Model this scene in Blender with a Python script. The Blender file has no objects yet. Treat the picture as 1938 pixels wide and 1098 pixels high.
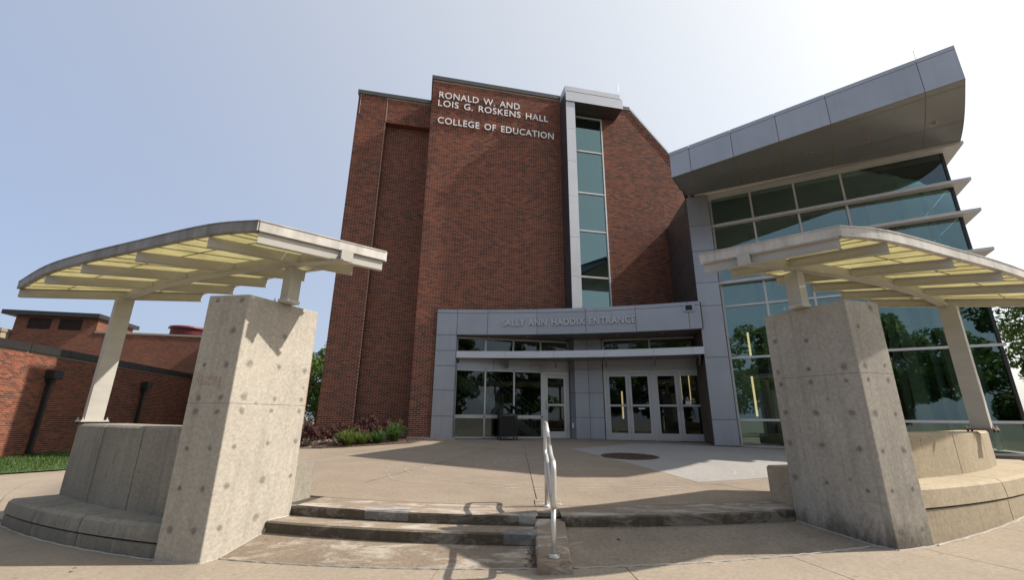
import bpy, bmesh, math, random
import numpy as np
from mathutils import Vector, Matrix, noise

R = math.radians
rnd = random.Random(7)
scene = bpy.context.scene
COL = scene.collection

# ------------------------------------------------------------------ camera
EYE = 1.5
cam_d = bpy.data.cameras.new('camera')
cam = bpy.data.objects.new('camera', cam_d)
COL.objects.link(cam)
pit, rol = math.atan2(242.0, 820.0), R(0.536)
rt, up, fw = Vector((1, 0, 0)), Vector((0, -math.sin(pit), math.cos(pit))), Vector((0, math.cos(pit), math.sin(pit)))
cx = rt * math.cos(rol) + up * math.sin(rol)
cy = up * math.cos(rol) - rt * math.sin(rol)
m = Matrix((cx, cy, -fw)).transposed().to_4x4()
m.translation = (0, 0, EYE)
cam.matrix_world = m
cam_d.sensor_width = 36.0
cam_d.lens = 820.0 / 1938.0 * 36.0
cam_d.clip_end = 2000
scene.camera = cam

# ------------------------------------------------------------------ world, sun, exposure
SUN_AZ, SUN_EL = 87.0, 45.0            # degrees clockwise from +Y, degrees above horizon
world = bpy.data.worlds.new('World')
scene.world = world
world.use_nodes = True
wn, wl = world.node_tree.nodes, world.node_tree.links
wn.clear()
sky = wn.new('ShaderNodeTexSky')
sky.sky_type = 'NISHITA'
sky.sun_disc = False
sky.sun_elevation = R(SUN_EL)
sky.sun_rotation = R(SUN_AZ)
sky.air_density = 1.0
sky.dust_density = 3.0
sky.ozone_density = 1.0
bg = wn.new('ShaderNodeBackground')
bg.inputs['Strength'].default_value = 0.05
wo = wn.new('ShaderNodeOutputWorld')
wl.new(sky.outputs[0], bg.inputs[0])
# summer haze: pale veil over the whole sky that brightens smoothly towards the sun (forward scattering)
hz = wn.new('ShaderNodeBackground')
hz.inputs[1].default_value = 1.0
tcw = wn.new('ShaderNodeTexCoord')
dt = wn.new('ShaderNodeVectorMath')
dt.operation = 'DOT_PRODUCT'
dt.inputs[1].default_value = (math.sin(R(SUN_AZ)) * math.cos(R(SUN_EL)), math.cos(R(SUN_AZ)) * math.cos(R(SUN_EL)), math.sin(R(SUN_EL)))
wl.new(tcw.outputs['Generated'], dt.inputs[0])
hm = wn.new('ShaderNodeMath')
hm.operation = 'MULTIPLY_ADD'
hm.inputs[1].default_value = 0.5
hm.inputs[2].default_value = 0.5
wl.new(dt.outputs['Value'], hm.inputs[0])
pw = wn.new('ShaderNodeMath')
pw.operation = 'POWER'
pw.inputs[1].default_value = 2.0
wl.new(hm.outputs[0], pw.inputs[0])
hc = wn.new('ShaderNodeMix')
hc.data_type = 'RGBA'
hc.inputs[6].default_value = (0.165, 0.203, 0.305, 1)
hc.inputs[7].default_value = (0.55, 0.545, 0.49, 1)
wl.new(pw.outputs[0], hc.inputs[0])
wl.new(hc.outputs[2], hz.inputs[0])
ad = wn.new('ShaderNodeAddShader')
wl.new(bg.outputs[0], ad.inputs[0])
wl.new(hz.outputs[0], ad.inputs[1])
wl.new(ad.outputs[0], wo.inputs[0])

sd = bpy.data.lights.new('sun', 'SUN')
sd.energy = 5.0
sd.angle = R(0.6)
sd.color = (1.0, 0.90, 0.78)
sun = bpy.data.objects.new('sun', sd)
COL.objects.link(sun)
sdir = Vector((math.sin(R(SUN_AZ)) * math.cos(R(SUN_EL)), math.cos(R(SUN_AZ)) * math.cos(R(SUN_EL)), math.sin(R(SUN_EL))))
sun.rotation_euler = sdir.to_track_quat('Z', 'Y').to_euler()
sun.location = sdir * 60

vs = scene.view_settings
vs.view_transform = 'Standard'
vs.look = 'None'
vs.exposure = 0.5
vs.gamma = 1.0
vs.use_curve_mapping = False
scene.cycles.max_bounces = 8
scene.cycles.transparent_max_bounces = 16
scene.cycles.caustics_reflective = False
scene.cycles.caustics_refractive = False
scene.cycles.use_denoising = True

# ------------------------------------------------------------------ materials
MATS = {}


class NT:
    def __init__(s, name):
        s.m = bpy.data.materials.new(name)
        s.m.use_nodes = True
        s.t = s.m.node_tree
        s.t.nodes.clear()
        s.out = s.n('ShaderNodeOutputMaterial')
        MATS[name] = s.m

    def n(s, typ, **kw):
        nd = s.t.nodes.new(typ)
        for k, v in kw.items():
            setattr(nd, k, v)
        return nd

    def l(s, a, b):
        s.t.links.new(a, b)

    def obj(s):
        return s.n('ShaderNodeTexCoord').outputs['Object']

    def gen(s):
        # world-like coordinate: position from geometry
        return s.n('ShaderNodeNewGeometry').outputs['Position']

    def noise(s, vec, scale, detail=4, rough=0.6, dist=0.0):
        nd = s.n('ShaderNodeTexNoise')
        nd.inputs['Scale'].default_value = scale
        nd.inputs['Detail'].default_value = detail
        nd.inputs['Roughness'].default_value = rough
        nd.inputs['Distortion'].default_value = dist
        s.l(vec, nd.inputs['Vector'])
        return nd.outputs['Fac']

    def ramp(s, fac, stops):
        nd = s.n('ShaderNodeValToRGB')
        e = nd.color_ramp.elements
        while len(e) < len(stops):
            e.new(0.5)
        for el, (p, c) in zip(e, stops):
            el.position = p
            el.color = (*c, 1) if len(c) == 3 else c
        s.l(fac, nd.inputs[0])
        return nd.outputs[0]

    def mix(s, fac, a, b, blend='MIX'):
        nd = s.n('ShaderNodeMix', data_type='RGBA', blend_type=blend)
        for sock, v in ((nd.inputs[0], fac), (nd.inputs[6], a), (nd.inputs[7], b)):
            if hasattr(v, 'links'):
                s.l(v, sock)
            elif isinstance(v, (int, float)):
                sock.default_value = v
            else:
                sock.default_value = (*v, 1)
        return nd.outputs[2]

    def math(s, op, a, b=0.0, clamp=False):
        nd = s.n('ShaderNodeMath', operation=op, use_clamp=clamp)
        for sock, v in ((nd.inputs[0], a), (nd.inputs[1], b)):
            if hasattr(v, 'links'):
                s.l(v, sock)
            else:
                sock.default_value = v
        return nd.outputs[0]

    def scalevec(s, vec, sc):
        nd = s.n('ShaderNodeMapping')
        nd.inputs['Scale'].default_value = sc
        s.l(vec, nd.inputs['Vector'])
        return nd.outputs[0]

    def bump(s, h, strength=0.3, dist=0.01):
        nd = s.n('ShaderNodeBump')
        nd.inputs['Strength'].default_value = strength
        nd.inputs['Distance'].default_value = dist
        s.l(h, nd.inputs['Height'])
        return nd.outputs[0]

    def bsdf(s, col, rough=0.7, metal=0.0, normal=None, spec=0.5):
        b = s.n('ShaderNodeBsdfPrincipled')
        for key, v in (('Base Color', col), ('Roughness', rough), ('Metallic', metal)):
            if hasattr(v, 'links'):
                s.l(v, b.inputs[key])
            elif isinstance(v, (int, float)):
                b.inputs[key].default_value = v
            else:
                b.inputs[key].default_value = (*v, 1)
        b.inputs['Specular IOR Level'].default_value = spec
        if normal is not None:
            s.l(normal, b.inputs['Normal'])
        return b.outputs[0]

    def done(s, sh):
        s.l(sh, s.out.inputs[0])
        return s.m


def concrete(name, c_mid, stain=0.5, streak=0.0, base_dirt=0.0, patch=None, crack=0.0, broom=0.0, dirt_z=0.0):
    t = NT(name)
    g = t.gen()
    big = t.noise(g, 1.1, 5, 0.62, 0.4)
    fine = t.noise(g, 26, 4, 0.65)
    pits = t.noise(g, 70, 2, 0.5)
    c = Vector(c_mid)
    col = t.ramp(big, [(0.28, c * (1 - 0.26 * stain)), (0.5, c), (0.72, c * (1 + 0.2 * stain))])
    col = t.mix(0.5, col, t.ramp(fine, [(0.3, (0.62, 0.62, 0.62)), (0.7, (1.28, 1.27, 1.25))]), 'MULTIPLY')
    mid = t.noise(t.scalevec(g, (1, 1, 0.55)), 4.2, 6, 0.72, 0.6)
    col = t.mix(t.math('MULTIPLY', t.ramp(mid, [(0.56, (0, 0, 0)), (0.75, (1, 1, 1))]), 0.3 + 0.5 * stain), col, c * 0.66)
    if streak:
        sx = t.noise(t.scalevec(g, (9, 9, 0.35)), 1.0, 4, 0.65)
        col = t.mix(t.math('MULTIPLY', t.ramp(sx, [(0.5, (0, 0, 0)), (0.75, (1, 1, 1))]), streak), col, c * 0.45)
    spots = t.noise(g, 9.5, 3, 0.6, 0.8)
    col = t.mix(t.math('MULTIPLY', t.ramp(spots, [(0.64, (0, 0, 0)), (0.72, (1, 1, 1))]), 0.55 * stain), col, c * 0.42)
    pk = t.ramp(pits, [(0.27, (1, 1, 1)), (0.34, (0, 0, 0))])
    col = t.mix(t.math('MULTIPLY', pk, 0.6), col, c * 0.35)
    vd = t.n('ShaderNodeTexVoronoi')
    vd.inputs['Scale'].default_value = 2.3
    t.l(g, vd.inputs['Vector'])
    dot = t.ramp(vd.outputs['Distance'], [(0.045, (1, 1, 1)), (0.06, (0, 0, 0))])
    col = t.mix(t.math('MULTIPLY', dot, 0.5), col, c * 0.4)
    if patch:
        pn = t.noise(t.scalevec(g, (0.8, 2.2, 2.0)), 2.1, 6, 0.75, 0.7)
        col = t.mix(t.ramp(pn, [(0.50, (0, 0, 0)), (0.62, (0.9, 0.9, 0.9))]), col, patch)
    if base_dirt:
        sp = t.n('ShaderNodeSeparateXYZ')
        t.l(g, sp.inputs[0])
        wob = t.math('MULTIPLY', t.noise(t.scalevec(g, (2.2, 2.2, 0.7)), 2.6, 8, 0.78, 0.6), 1.6)
        hgt = t.math('SUBTRACT', wob, t.math('MULTIPLY', t.math('SUBTRACT', sp.outputs[2], dirt_z), 1.6))
        df = t.ramp(hgt, [(0.38, (0, 0, 0)), (0.85, (1, 1, 1))])
        col = t.mix(t.math('MULTIPLY', df, base_dirt), col, (0.06, 0.052, 0.04))
    h = t.math('ADD', fine, t.math('MULTIPLY', pk, -0.6))
    if crack:
        vo = t.n('ShaderNodeTexVoronoi', feature='DISTANCE_TO_EDGE')
        vo.inputs['Scale'].default_value = 8.5
        wv = t.n('ShaderNodeMix', data_type='VECTOR')
        wv.inputs[0].default_value = 0.3
        t.l(g, wv.inputs[4])
        nn = t.n('ShaderNodeTexNoise')
        nn.inputs['Scale'].default_value = 5
        t.l(g, nn.inputs['Vector'])
        t.l(nn.outputs['Color'], wv.inputs[5])
        t.l(wv.outputs[1], vo.inputs['Vector'])
        ce = t.ramp(vo.outputs['Distance'], [(0.0, (1, 1, 1)), (0.035, (0, 0, 0))])
        col = t.mix(t.math('MULTIPLY', ce, crack), col, c * 0.35)
        h = t.math('SUBTRACT', h, ce)
    if broom:
        bn = t.noise(t.scalevec(g, (6, 160, 6)), 1.0, 2, 0.5)
        col = t.mix(t.math('MULTIPLY', t.ramp(bn, [(0.35, (1, 1, 1)), (0.6, (0, 0, 0))]), broom), col, c * 0.75)
        h = t.math('ADD', h, bn)
    return t.done(t.bsdf(col, 0.88, 0, t.bump(h, 0.35, 0.006), 0.3))


concrete('conc_pillar', (0.375, 0.352, 0.31), stain=0.42, streak=0.35, base_dirt=0.5, dirt_z=-0.28)
concrete('conc_pillar_stained', (0.355, 0.338, 0.30), stain=0.6, streak=0.45, base_dirt=0.8, dirt_z=0.22)
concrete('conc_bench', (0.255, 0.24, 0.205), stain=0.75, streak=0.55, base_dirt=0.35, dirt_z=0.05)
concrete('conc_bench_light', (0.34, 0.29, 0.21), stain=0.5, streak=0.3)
concrete('conc_plaza', (0.245, 0.204, 0.16), stain=0.55, broom=0.16)
concrete('conc_walk', (0.28, 0.238, 0.188), stain=0.5, broom=0.2)
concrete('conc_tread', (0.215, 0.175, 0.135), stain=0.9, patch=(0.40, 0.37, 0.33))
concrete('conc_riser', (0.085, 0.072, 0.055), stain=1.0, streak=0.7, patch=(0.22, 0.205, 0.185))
concrete('conc_landing', (0.235, 0.198, 0.155), stain=0.85, crack=0.32)
concrete('conc_landing_left', (0.205, 0.165, 0.125), stain=0.9, crack=0.15, patch=(0.36, 0.33, 0.28))
concrete('conc_new', (0.29, 0.285, 0.275), stain=0.25, broom=0.12)
concrete('conc_repair', (0.135, 0.135, 0.138), stain=0.9, patch=(0.33, 0.32, 0.30))
concrete('caulk', (0.37, 0.35, 0.32), stain=0.8)
concrete('joint', (0.07, 0.06, 0.05), stain=0.5)
concrete('chalk', (0.42, 0.42, 0.43), stain=0.9)


def brick_mat():
    t = NT('brick')
    isl = t.n('ShaderNodeNewGeometry').outputs['Random Per Island']
    ob = t.n('ShaderNodeObjectInfo').outputs['Random']
    f = t.math('FRACT', t.math('ADD', isl, ob))
    col = t.ramp(f, [(0.0, (0.070, 0.033, 0.026)), (0.18, (0.108, 0.040, 0.028)), (0.4, (0.158, 0.051, 0.031)),
                     (0.65, (0.198, 0.062, 0.035)), (0.88, (0.245, 0.080, 0.043)), (1.0, (0.15, 0.052, 0.034))])
    g = t.gen()
    col = t.mix(0.6, col, t.ramp(t.noise(g, 40, 3, 0.6), [(0.3, (0.7, 0.7, 0.7)), (0.7, (1.25, 1.25, 1.25))]), 'MULTIPLY')
    col = t.mix(0.5, col, t.ramp(t.noise(g, 0.7, 4, 0.6), [(0.35, (0.78, 0.78, 0.8)), (0.65, (1.15, 1.13, 1.1))]), 'MULTIPLY')
    run = t.noise(t.scalevec(g, (2.2, 2.2, 0.12)), 1.0, 5, 0.65)
    col = t.mix(t.math('MULTIPLY', t.ramp(run, [(0.55, (0, 0, 0)), (0.75, (1, 1, 1))]), 0.35), col, (0.05, 0.035, 0.03))
    return t.done(t.bsdf(col, 0.8, 0, t.bump(t.noise(g, 60, 3), 0.3, 0.004), 0.3))


brick_mat()


def far_brick():
    # brick walls too far away to tell single bricks apart
    t = NT('far_brick')
    tc = t.n('ShaderNodeUVMap')
    br = t.n('ShaderNodeTexBrick')
    br.inputs['Scale'].default_value = 1.0
    br.inputs['Brick Width'].default_value = 0.2135
    br.inputs['Row Height'].default_value = 0.0677
    br.inputs['Mortar Size'].default_value = 0.0048
    br.inputs['Color1'].default_value = (0.19, 0.062, 0.033, 1)
    br.inputs['Color2'].default_value = (0.075, 0.036, 0.029, 1)
    br.inputs['Mortar'].default_value = (0.24, 0.165, 0.12, 1)
    br.inputs['Bias'].default_value = -0.15
    t.l(tc.outputs[0], br.inputs['Vector'])
    col = t.mix(0.5, br.outputs['Color'], t.ramp(t.noise(t.gen(), 0.6, 4), [(0.35, (0.8, 0.8, 0.8)), (0.65, (1.15, 1.15, 1.15))]), 'MULTIPLY')
    return t.done(t.bsdf(col, 0.85, 0, t.bump(br.outputs['Fac'], -0.5, 0.006), 0.3))


far_brick()


def simple(name, col, rough=0.6, metal=0.0, var=0.12, scale=3.0, bump=0.0, spec=0.5, stretch=(1, 1, 1)):
    t = NT(name)
    g = t.scalevec(t.gen(), stretch)
    c = Vector(col)
    n1 = t.noise(g, scale, 5, 0.65)
    cc = t.ramp(n1, [(0.3, c * (1 - var)), (0.7, c * (1 + var))])
    rr = t.ramp(t.noise(g, scale * 2.3, 4), [(0.3, (rough * 0.85,) * 3), (0.7, (min(1, rough * 1.15),) * 3)])
    nm = t.bump(t.noise(g, scale * 12, 3), bump, 0.004) if bump else None
    return t.done(t.bsdf(cc, rr, metal, nm, spec))


simple('mortar', (0.43, 0.35, 0.29), 0.95, bump=0.3, scale=6)


def metal_panel(name, col, rough, metal):
    t = NT(name)
    g = t.gen()
    c = Vector(col)
    a = t.ramp(t.noise(g, 0.9, 4, 0.6), [(0.3, c * 0.93), (0.7, c * 1.06)])
    isl = t.n('ShaderNodeObjectInfo').outputs['Random']
    a = t.mix(0.5, a, t.ramp(isl, [(0.0, (0.9, 0.9, 0.91)), (1.0, (1.08, 1.08, 1.07))]), 'MULTIPLY')
    run = t.noise(t.scalevec(g, (7, 7, 0.3)), 1.0, 4, 0.6)
    a = t.mix(t.math('MULTIPLY', t.ramp(run, [(0.55, (0, 0, 0)), (0.8, (1, 1, 1))]), 0.3), a, c * 0.6)
    oil = t.noise(t.scalevec(g, (1, 1, 1.3)), 1.7, 2, 0.4)
    return t.done(t.bsdf(a, rough, metal, t.bump(oil, 0.12, 0.02)))


metal_panel('panel', (0.315, 0.335, 0.375), 0.38, 0.4)
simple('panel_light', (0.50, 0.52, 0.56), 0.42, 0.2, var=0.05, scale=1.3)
simple('panel_shaded', (0.085, 0.078, 0.08), 0.45, 0.35, var=0.08, scale=1.3)  # same grey metal with shade and brick reflection put into its colour
simple('soffit', (0.20, 0.207, 0.215), 0.42, 0.35, var=0.06, scale=1.3)
simple('reveal_light', (0.24, 0.20, 0.13), 0.8, var=0.2)
simple('reveal', (0.085, 0.065, 0.042), 0.8, var=0.2)
simple('coping', (0.065, 0.065, 0.062), 0.5, 0.2, var=0.15)
simple('coping_black', (0.022, 0.021, 0.02), 0.5, 0.1, var=0.2)
simple('alu', (0.40, 0.405, 0.41), 0.42, 0.45, var=0.06)
simple('alu_white', (0.52, 0.525, 0.53), 0.45, 0.15, var=0.05)
simple('steel_rail', (0.58, 0.575, 0.565), 0.45, 0.75, var=0.04, scale=14)
simple('canopy_paint', (0.385, 0.378, 0.35), 0.5, 0.0, var=0.09, scale=2.2, stretch=(1, 1, 2.5))
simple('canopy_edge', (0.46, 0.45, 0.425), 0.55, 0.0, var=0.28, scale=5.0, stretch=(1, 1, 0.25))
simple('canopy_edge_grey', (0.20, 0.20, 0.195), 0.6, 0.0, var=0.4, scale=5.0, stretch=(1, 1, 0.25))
simple('grid_olive', (0.15, 0.14, 0.085), 0.6)
simple('black_metal', (0.007, 0.007, 0.008), 0.45, 0.2, var=0.2)
simple('letter_white', (0.80, 0.80, 0.81), 0.4, 0.1, var=0.03)
simple('letter_metal', (0.44, 0.45, 0.46), 0.42, 0.3, var=0.06)
simple('rust', (0.22, 0.11, 0.05), 0.8, 0.2, var=0.4, scale=25)
simple('maroon', (0.10, 0.012, 0.016), 0.5, 0.1, var=0.1)
simple('interior_dark', (0.14, 0.132, 0.115), 0.7, var=0.15)
simple('interior_floor', (0.24, 0.225, 0.20), 0.35, var=0.15)
simple('interior_wall', (0.55, 0.52, 0.42), 0.8, var=0.06)
simple('interior_ceiling', (0.62, 0.62, 0.60), 0.8, var=0.04)
simple('stair_paint', (0.62, 0.64, 0.63), 0.6, var=0.05)
simple('bark', (0.10, 0.075, 0.055), 0.95, var=0.35, scale=8, bump=0.7, stretch=(1, 1, 0.3))
simple('mulch', (0.075, 0.045, 0.032), 0.95, var=0.5, scale=22, bump=0.9)
simple('soil_grass', (0.045, 0.085, 0.018), 0.95, var=0.3, scale=4, bump=0.5)
simple('manhole', (0.085, 0.055, 0.045), 0.7, 0.5, var=0.3, scale=18, bump=0.6)
simple('ground_far', (0.16, 0.15, 0.12), 0.95, var=0.2, scale=0.2)
simple('roof_gravel', (0.22, 0.21, 0.2), 0.95, var=0.2, scale=10)
simple('sticker_blue', (0.012, 0.03, 0.22), 0.4)
simple('sticker_yellow', (0.45, 0.38, 0.01), 0.4)
simple('sticker_white', (0.65, 0.66, 0.68), 0.4)
simple('sticker_black', (0.02, 0.02, 0.022), 0.4)
simple('wood_panel', (0.085, 0.055, 0.028), 0.5, var=0.25, scale=2.0, stretch=(4, 4, 0.4))
simple('leaf_litter', (0.12, 0.06, 0.03), 0.9, var=0.5, scale=30)


def glass(name, tint, refl, ior=1.7):
    t = NT(name)
    tr = t.n('ShaderNodeBsdfTransparent')
    tr.inputs[0].default_value = (*tint, 1)
    gl = t.n('ShaderNodeBsdfGlossy')
    gl.inputs['Color'].default_value = (*refl, 1)
    gl.inputs['Roughness'].default_value = 0.006
    wav = t.bump(t.noise(t.gen(), 0.9, 2, 0.4), 0.04, 0.03)
    t.l(wav, gl.inputs['Normal'])
    fr = t.n('ShaderNodeFresnel')
    fr.inputs['IOR'].default_value = ior
    mx = t.n('ShaderNodeMixShader')
    t.l(fr.outputs[0], mx.inputs[0])
    t.l(tr.outputs[0], mx.inputs[1])
    t.l(gl.outputs[0], mx.inputs[2])
    return t.done(mx.outputs[0])


glass('glass_lobby', (0.74, 0.86, 0.82), (0.76, 0.93, 0.92), 2.1)
glass('glass_dark', (0.60, 0.66, 0.64), (0.85, 0.92, 0.95), 1.6)
glass('glass_strip', (0.22, 0.30, 0.30), (0.58, 0.86, 0.84), 3.0)


def translucent_panel():
    t = NT('fiberglass')
    g = t.gen()
    c = t.ramp(t.noise(g, 2.5, 4), [(0.3, (0.55, 0.52, 0.32)), (0.7, (0.72, 0.69, 0.46))])
    tr = t.n('ShaderNodeBsdfTranslucent')
    t.l(c, tr.inputs[0])
    mx = t.n('ShaderNodeMixShader')
    mx.inputs[0].default_value = 0.52
    t.l(t.bsdf(c, 0.45), mx.inputs[1])
    t.l(tr.outputs[0], mx.inputs[2])
    tp = t.n('ShaderNodeBsdfTransparent')
    tp.inputs[0].default_value = (1.0, 0.97, 0.8, 1)
    m2 = t.n('ShaderNodeMixShader')
    m2.inputs[0].default_value = 0.16
    t.l(mx.outputs[0], m2.inputs[1])
    t.l(tp.outputs[0], m2.inputs[2])
    return t.done(m2.outputs[0])


translucent_panel()


def leaf_mat(name, stops, transl=0.35):
    t = NT(name)
    isl = t.n('ShaderNodeNewGeometry').outputs['Random Per Island']
    c = t.ramp(isl, stops)
    tr = t.n('ShaderNodeBsdfTranslucent')
    t.l(c, tr.inputs[0])
    mx = t.n('ShaderNodeMixShader')
    mx.inputs[0].default_value = transl
    t.l(t.bsdf(c, 0.55, spec=0.4), mx.inputs[1])
    t.l(tr.outputs[0], mx.inputs[2])
    return t.done(mx.outputs[0])


leaf_mat('leaf_tree', [(0, (0.04, 0.08, 0.012)), (0.5, (0.075, 0.14, 0.022)), (1, (0.12, 0.18, 0.035))])
leaf_mat('leaf_barberry', [(0, (0.03, 0.008, 0.010)), (0.5, (0.06, 0.014, 0.014)), (0.85, (0.095, 0.03, 0.02)), (1, (0.065, 0.055, 0.02))], 0.25)
leaf_mat('leaf_grass', [(0, (0.06, 0.11, 0.015)), (0.6, (0.11, 0.17, 0.03)), (1, (0.20, 0.19, 0.06))], 0.3)
leaf_mat('leaf_grass_dark', [(0, (0.03, 0.075, 0.015)), (0.6, (0.05, 0.12, 0.025)), (1, (0.10, 0.14, 0.05))], 0.3)
leaf_mat('lawn_blade', [(0, (0.032, 0.07, 0.01)), (1, (0.065, 0.12, 0.02))], 0.3)


def emit(name, col, s):
    t = NT(name)
    e = t.n('ShaderNodeEmission')
    e.inputs[0].default_value = (*col, 1)
    e.inputs[1].default_value = s
    return t.done(e.outputs[0])


emit('strip_lamp', (1.0, 0.66, 0.34), 0.95)


def tie_mat():
    # stain left round a plugged form-tie hole: dark ring fading into the concrete
    t = NT('tie_stain')
    o = t.obj()
    ln = t.n('ShaderNodeVectorMath', operation='LENGTH')
    t.l(o, ln.inputs[0])
    d = t.math('ADD', ln.outputs['Value'], t.math('MULTIPLY', t.math('SUBTRACT', t.noise(t.gen(), 16, 5, 0.7), 0.5), 0.065))
    a = t.ramp(t.math('MULTIPLY', d, 10.0), [(0.0, (0.1,) * 3), (0.13, (0.1,) * 3), (0.2, (0.42,) * 3), (0.28, (0.26,) * 3), (0.40, (0.08,) * 3), (0.58, (0, 0, 0))])
    tr = t.n('ShaderNodeBsdfTransparent')
    mx = t.n('ShaderNodeMixShader')
    t.l(a, mx.inputs[0])
    t.l(tr.outputs[0], mx.inputs[1])
    t.l(t.bsdf((0.13, 0.11, 0.085), 0.9), mx.inputs[2])
    return t.done(mx.outputs[0])


tie_mat()


def graffiti_mat():
    t = NT('faded_paint')
    tr = t.n('ShaderNodeBsdfTransparent')
    mx = t.n('ShaderNodeMixShader')
    t.l(t.math('MULTIPLY', t.noise(t.gen(), 22, 4), 0.34), mx.inputs[0])
    t.l(tr.outputs[0], mx.inputs[1])
    t.l(t.bsdf((0.36, 0.15, 0.11), 0.9), mx.inputs[2])
    return t.done(mx.outputs[0])


graffiti_mat()


# ------------------------------------------------------------------ object helpers
def W(o):
    v = Vector((0, 0, 0))
    while o is not None:
        v = v + o.location
        o = o.parent
    return v


def thing(name, loc, label, cat, group=None):
    o = bpy.data.objects.new(name, None)
    o.empty_display_size = 0.2
    COL.objects.link(o)
    o.location = loc
    o['label'] = label
    o['category'] = cat
    if group:
        o['group'] = group
    return o


def tag(o, label=None, cat=None, group=None, kind=None):
    for k, v in (('label', label), ('category', cat), ('group', group), ('kind', kind)):
        if v:
            o[k] = v
    return o


def mk(name, verts, faces, mat, parent=None, smooth=False, kind=None, loc=None):
    """mesh object from world-space vertices"""
    base = W(parent) if parent is not None else Vector((0, 0, 0))
    if parent is None and loc is not None:
        base = Vector(loc)
    me = bpy.data.meshes.new(name)
    me.from_pydata([(v[0] - base.x, v[1] - base.y, v[2] - base.z) for v in verts], [], faces)
    me.materials.append(MATS[mat])
    if smooth:
        me.polygons.foreach_set('use_smooth', [True] * len(me.polygons))
    me.update()
    o = bpy.data.objects.new(name, me)
    COL.objects.link(o)
    if parent is not None:
        o.parent = parent
    else:
        o.location = base
    if kind:
        o['kind'] = kind
    return o


def place(name, mesh, M, parent):
    o = bpy.data.objects.new(name, mesh)
    COL.objects.link(o)
    o.parent = parent
    o.matrix_basis = Matrix.Translation(-W(parent)) @ M
    return o


class MB:
    def __init__(s):
        s.v, s.f = [], []

    def quad(s, a, b, c, d):
        n = len(s.v)
        s.v += [tuple(a), tuple(b), tuple(c), tuple(d)]
        s.f.append((n, n + 1, n + 2, n + 3))

    def hexa(s, p):
        """8 points: bottom 4 (ccw from above), top 4"""
        n = len(s.v)
        s.v += [tuple(q) for q in p]
        s.f += [tuple(n + i for i in q) for q in ((3, 2, 1, 0), (4, 5, 6, 7), (0, 1, 5, 4), (1, 2, 6, 5), (2, 3, 7, 6), (3, 0, 4, 7))]

    def box(s, x0, x1, y0, y1, z0, z1):
        s.hexa([(x0, y0, z0), (x1, y0, z0), (x1, y1, z0), (x0, y1, z0), (x0, y0, z1), (x1, y0, z1), (x1, y1, z1), (x0, y1, z1)])

    def obox(s, c, ax, ay, hx, hy, z0, z1):
        """box centred at c (xy) with axis dirs ax, ay (2d) and half sizes"""
        c, ax, ay = Vector(c[:2]), Vector(ax), Vector(ay)
        q = [c - ax * hx - ay * hy, c + ax * hx - ay * hy, c + ax * hx + ay * hy, c - ax * hx + ay * hy]
        s.hexa([(p.x, p.y, z0) for p in q] + [(p.x, p.y, z1) for p in q])

    def prism(s, pts, z0, z1):
        """pts ccw plan polygon; z0 / z1 number or per-point list"""
        n, k = len(s.v), len(pts)
        za = z0 if isinstance(z0, (list, tuple)) else [z0] * k
        zb = z1 if isinstance(z1, (list, tuple)) else [z1] * k
        s.v += [(p[0], p[1], z) for p, z in zip(pts, za)] + [(p[0], p[1], z) for p, z in zip(pts, zb)]
        s.f.append(tuple(n + i for i in reversed(range(k))))
        s.f.append(tuple(n + k + i for i in range(k)))
        for i in range(k):
            j = (i + 1) % k
            s.f.append((n + i, n + j, n + k + j, n + k + i))

    def tube(s, pts, r, seg=10, caps=True):
        pts = [Vector(p) for p in pts]
        n = len(s.v)
        prev = None
        for i, p in enumerate(pts):
            d = (pts[min(i + 1, len(pts) - 1)] - pts[max(i - 1, 0)]).normalized()
            if prev is None:
                a = d.orthogonal().normalized()
            else:
                a = (prev - d * prev.dot(d)).normalized()
            prev = a
            b = d.cross(a)
            rr = r[i] if isinstance(r, (list, tuple)) else r
            for k in range(seg):
                an = 2 * math.pi * k / seg
                s.v.append(tuple(p + a * math.cos(an) * rr + b * math.sin(an) * rr))
        for i in range(len(pts) - 1):
            for k in range(seg):
                k2 = (k + 1) % seg
                s.f.append((n + i * seg + k, n + i * seg + k2, n + (i + 1) * seg + k2, n + (i + 1) * seg + k))
        if caps:
            s.f.append(tuple(n + k for k in reversed(range(seg))))
            s.f.append(tuple(n + (len(pts) - 1) * seg + k for k in range(seg)))

    def disc(s, c, r0, r1, z0, z1, seg=24):
        n = len(s.v)
        for rr, z in ((r0, z0), (r1, z1)):
            for k in range(seg):
                an = 2 * math.pi * k / seg
                s.v.append((c[0] + math.cos(an) * rr, c[1] + math.sin(an) * rr, z))
        for k in range(seg):
            k2 = (k + 1) % seg
            s.f.append((n + k, n + k2, n + seg + k2, n + seg + k))
        s.f.append(tuple(n + k for k in reversed(range(seg))))
        s.f.append(tuple(n + seg + k for k in range(seg)))

    def build(s, name, mat, parent=None, smooth=False, kind=None, loc=None, bevel=0.0):
        o = mk(name, s.v, s.f, mat, parent, smooth, kind, loc)
        if bevel:
            bm = bmesh.new()
            bm.from_mesh(o.data)
            bmesh.ops.remove_doubles(bm, verts=bm.verts, dist=1e-5)
            es = [e for e in bm.edges if len(e.link_faces) == 2 and e.calc_face_angle(0) > 0.5]
            bmesh.ops.bevel(bm, geom=es, offset=bevel, segments=2, profile=0.5, affect='EDGES')
            bm.to_mesh(o.data)
            bm.free()
        return o


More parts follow.
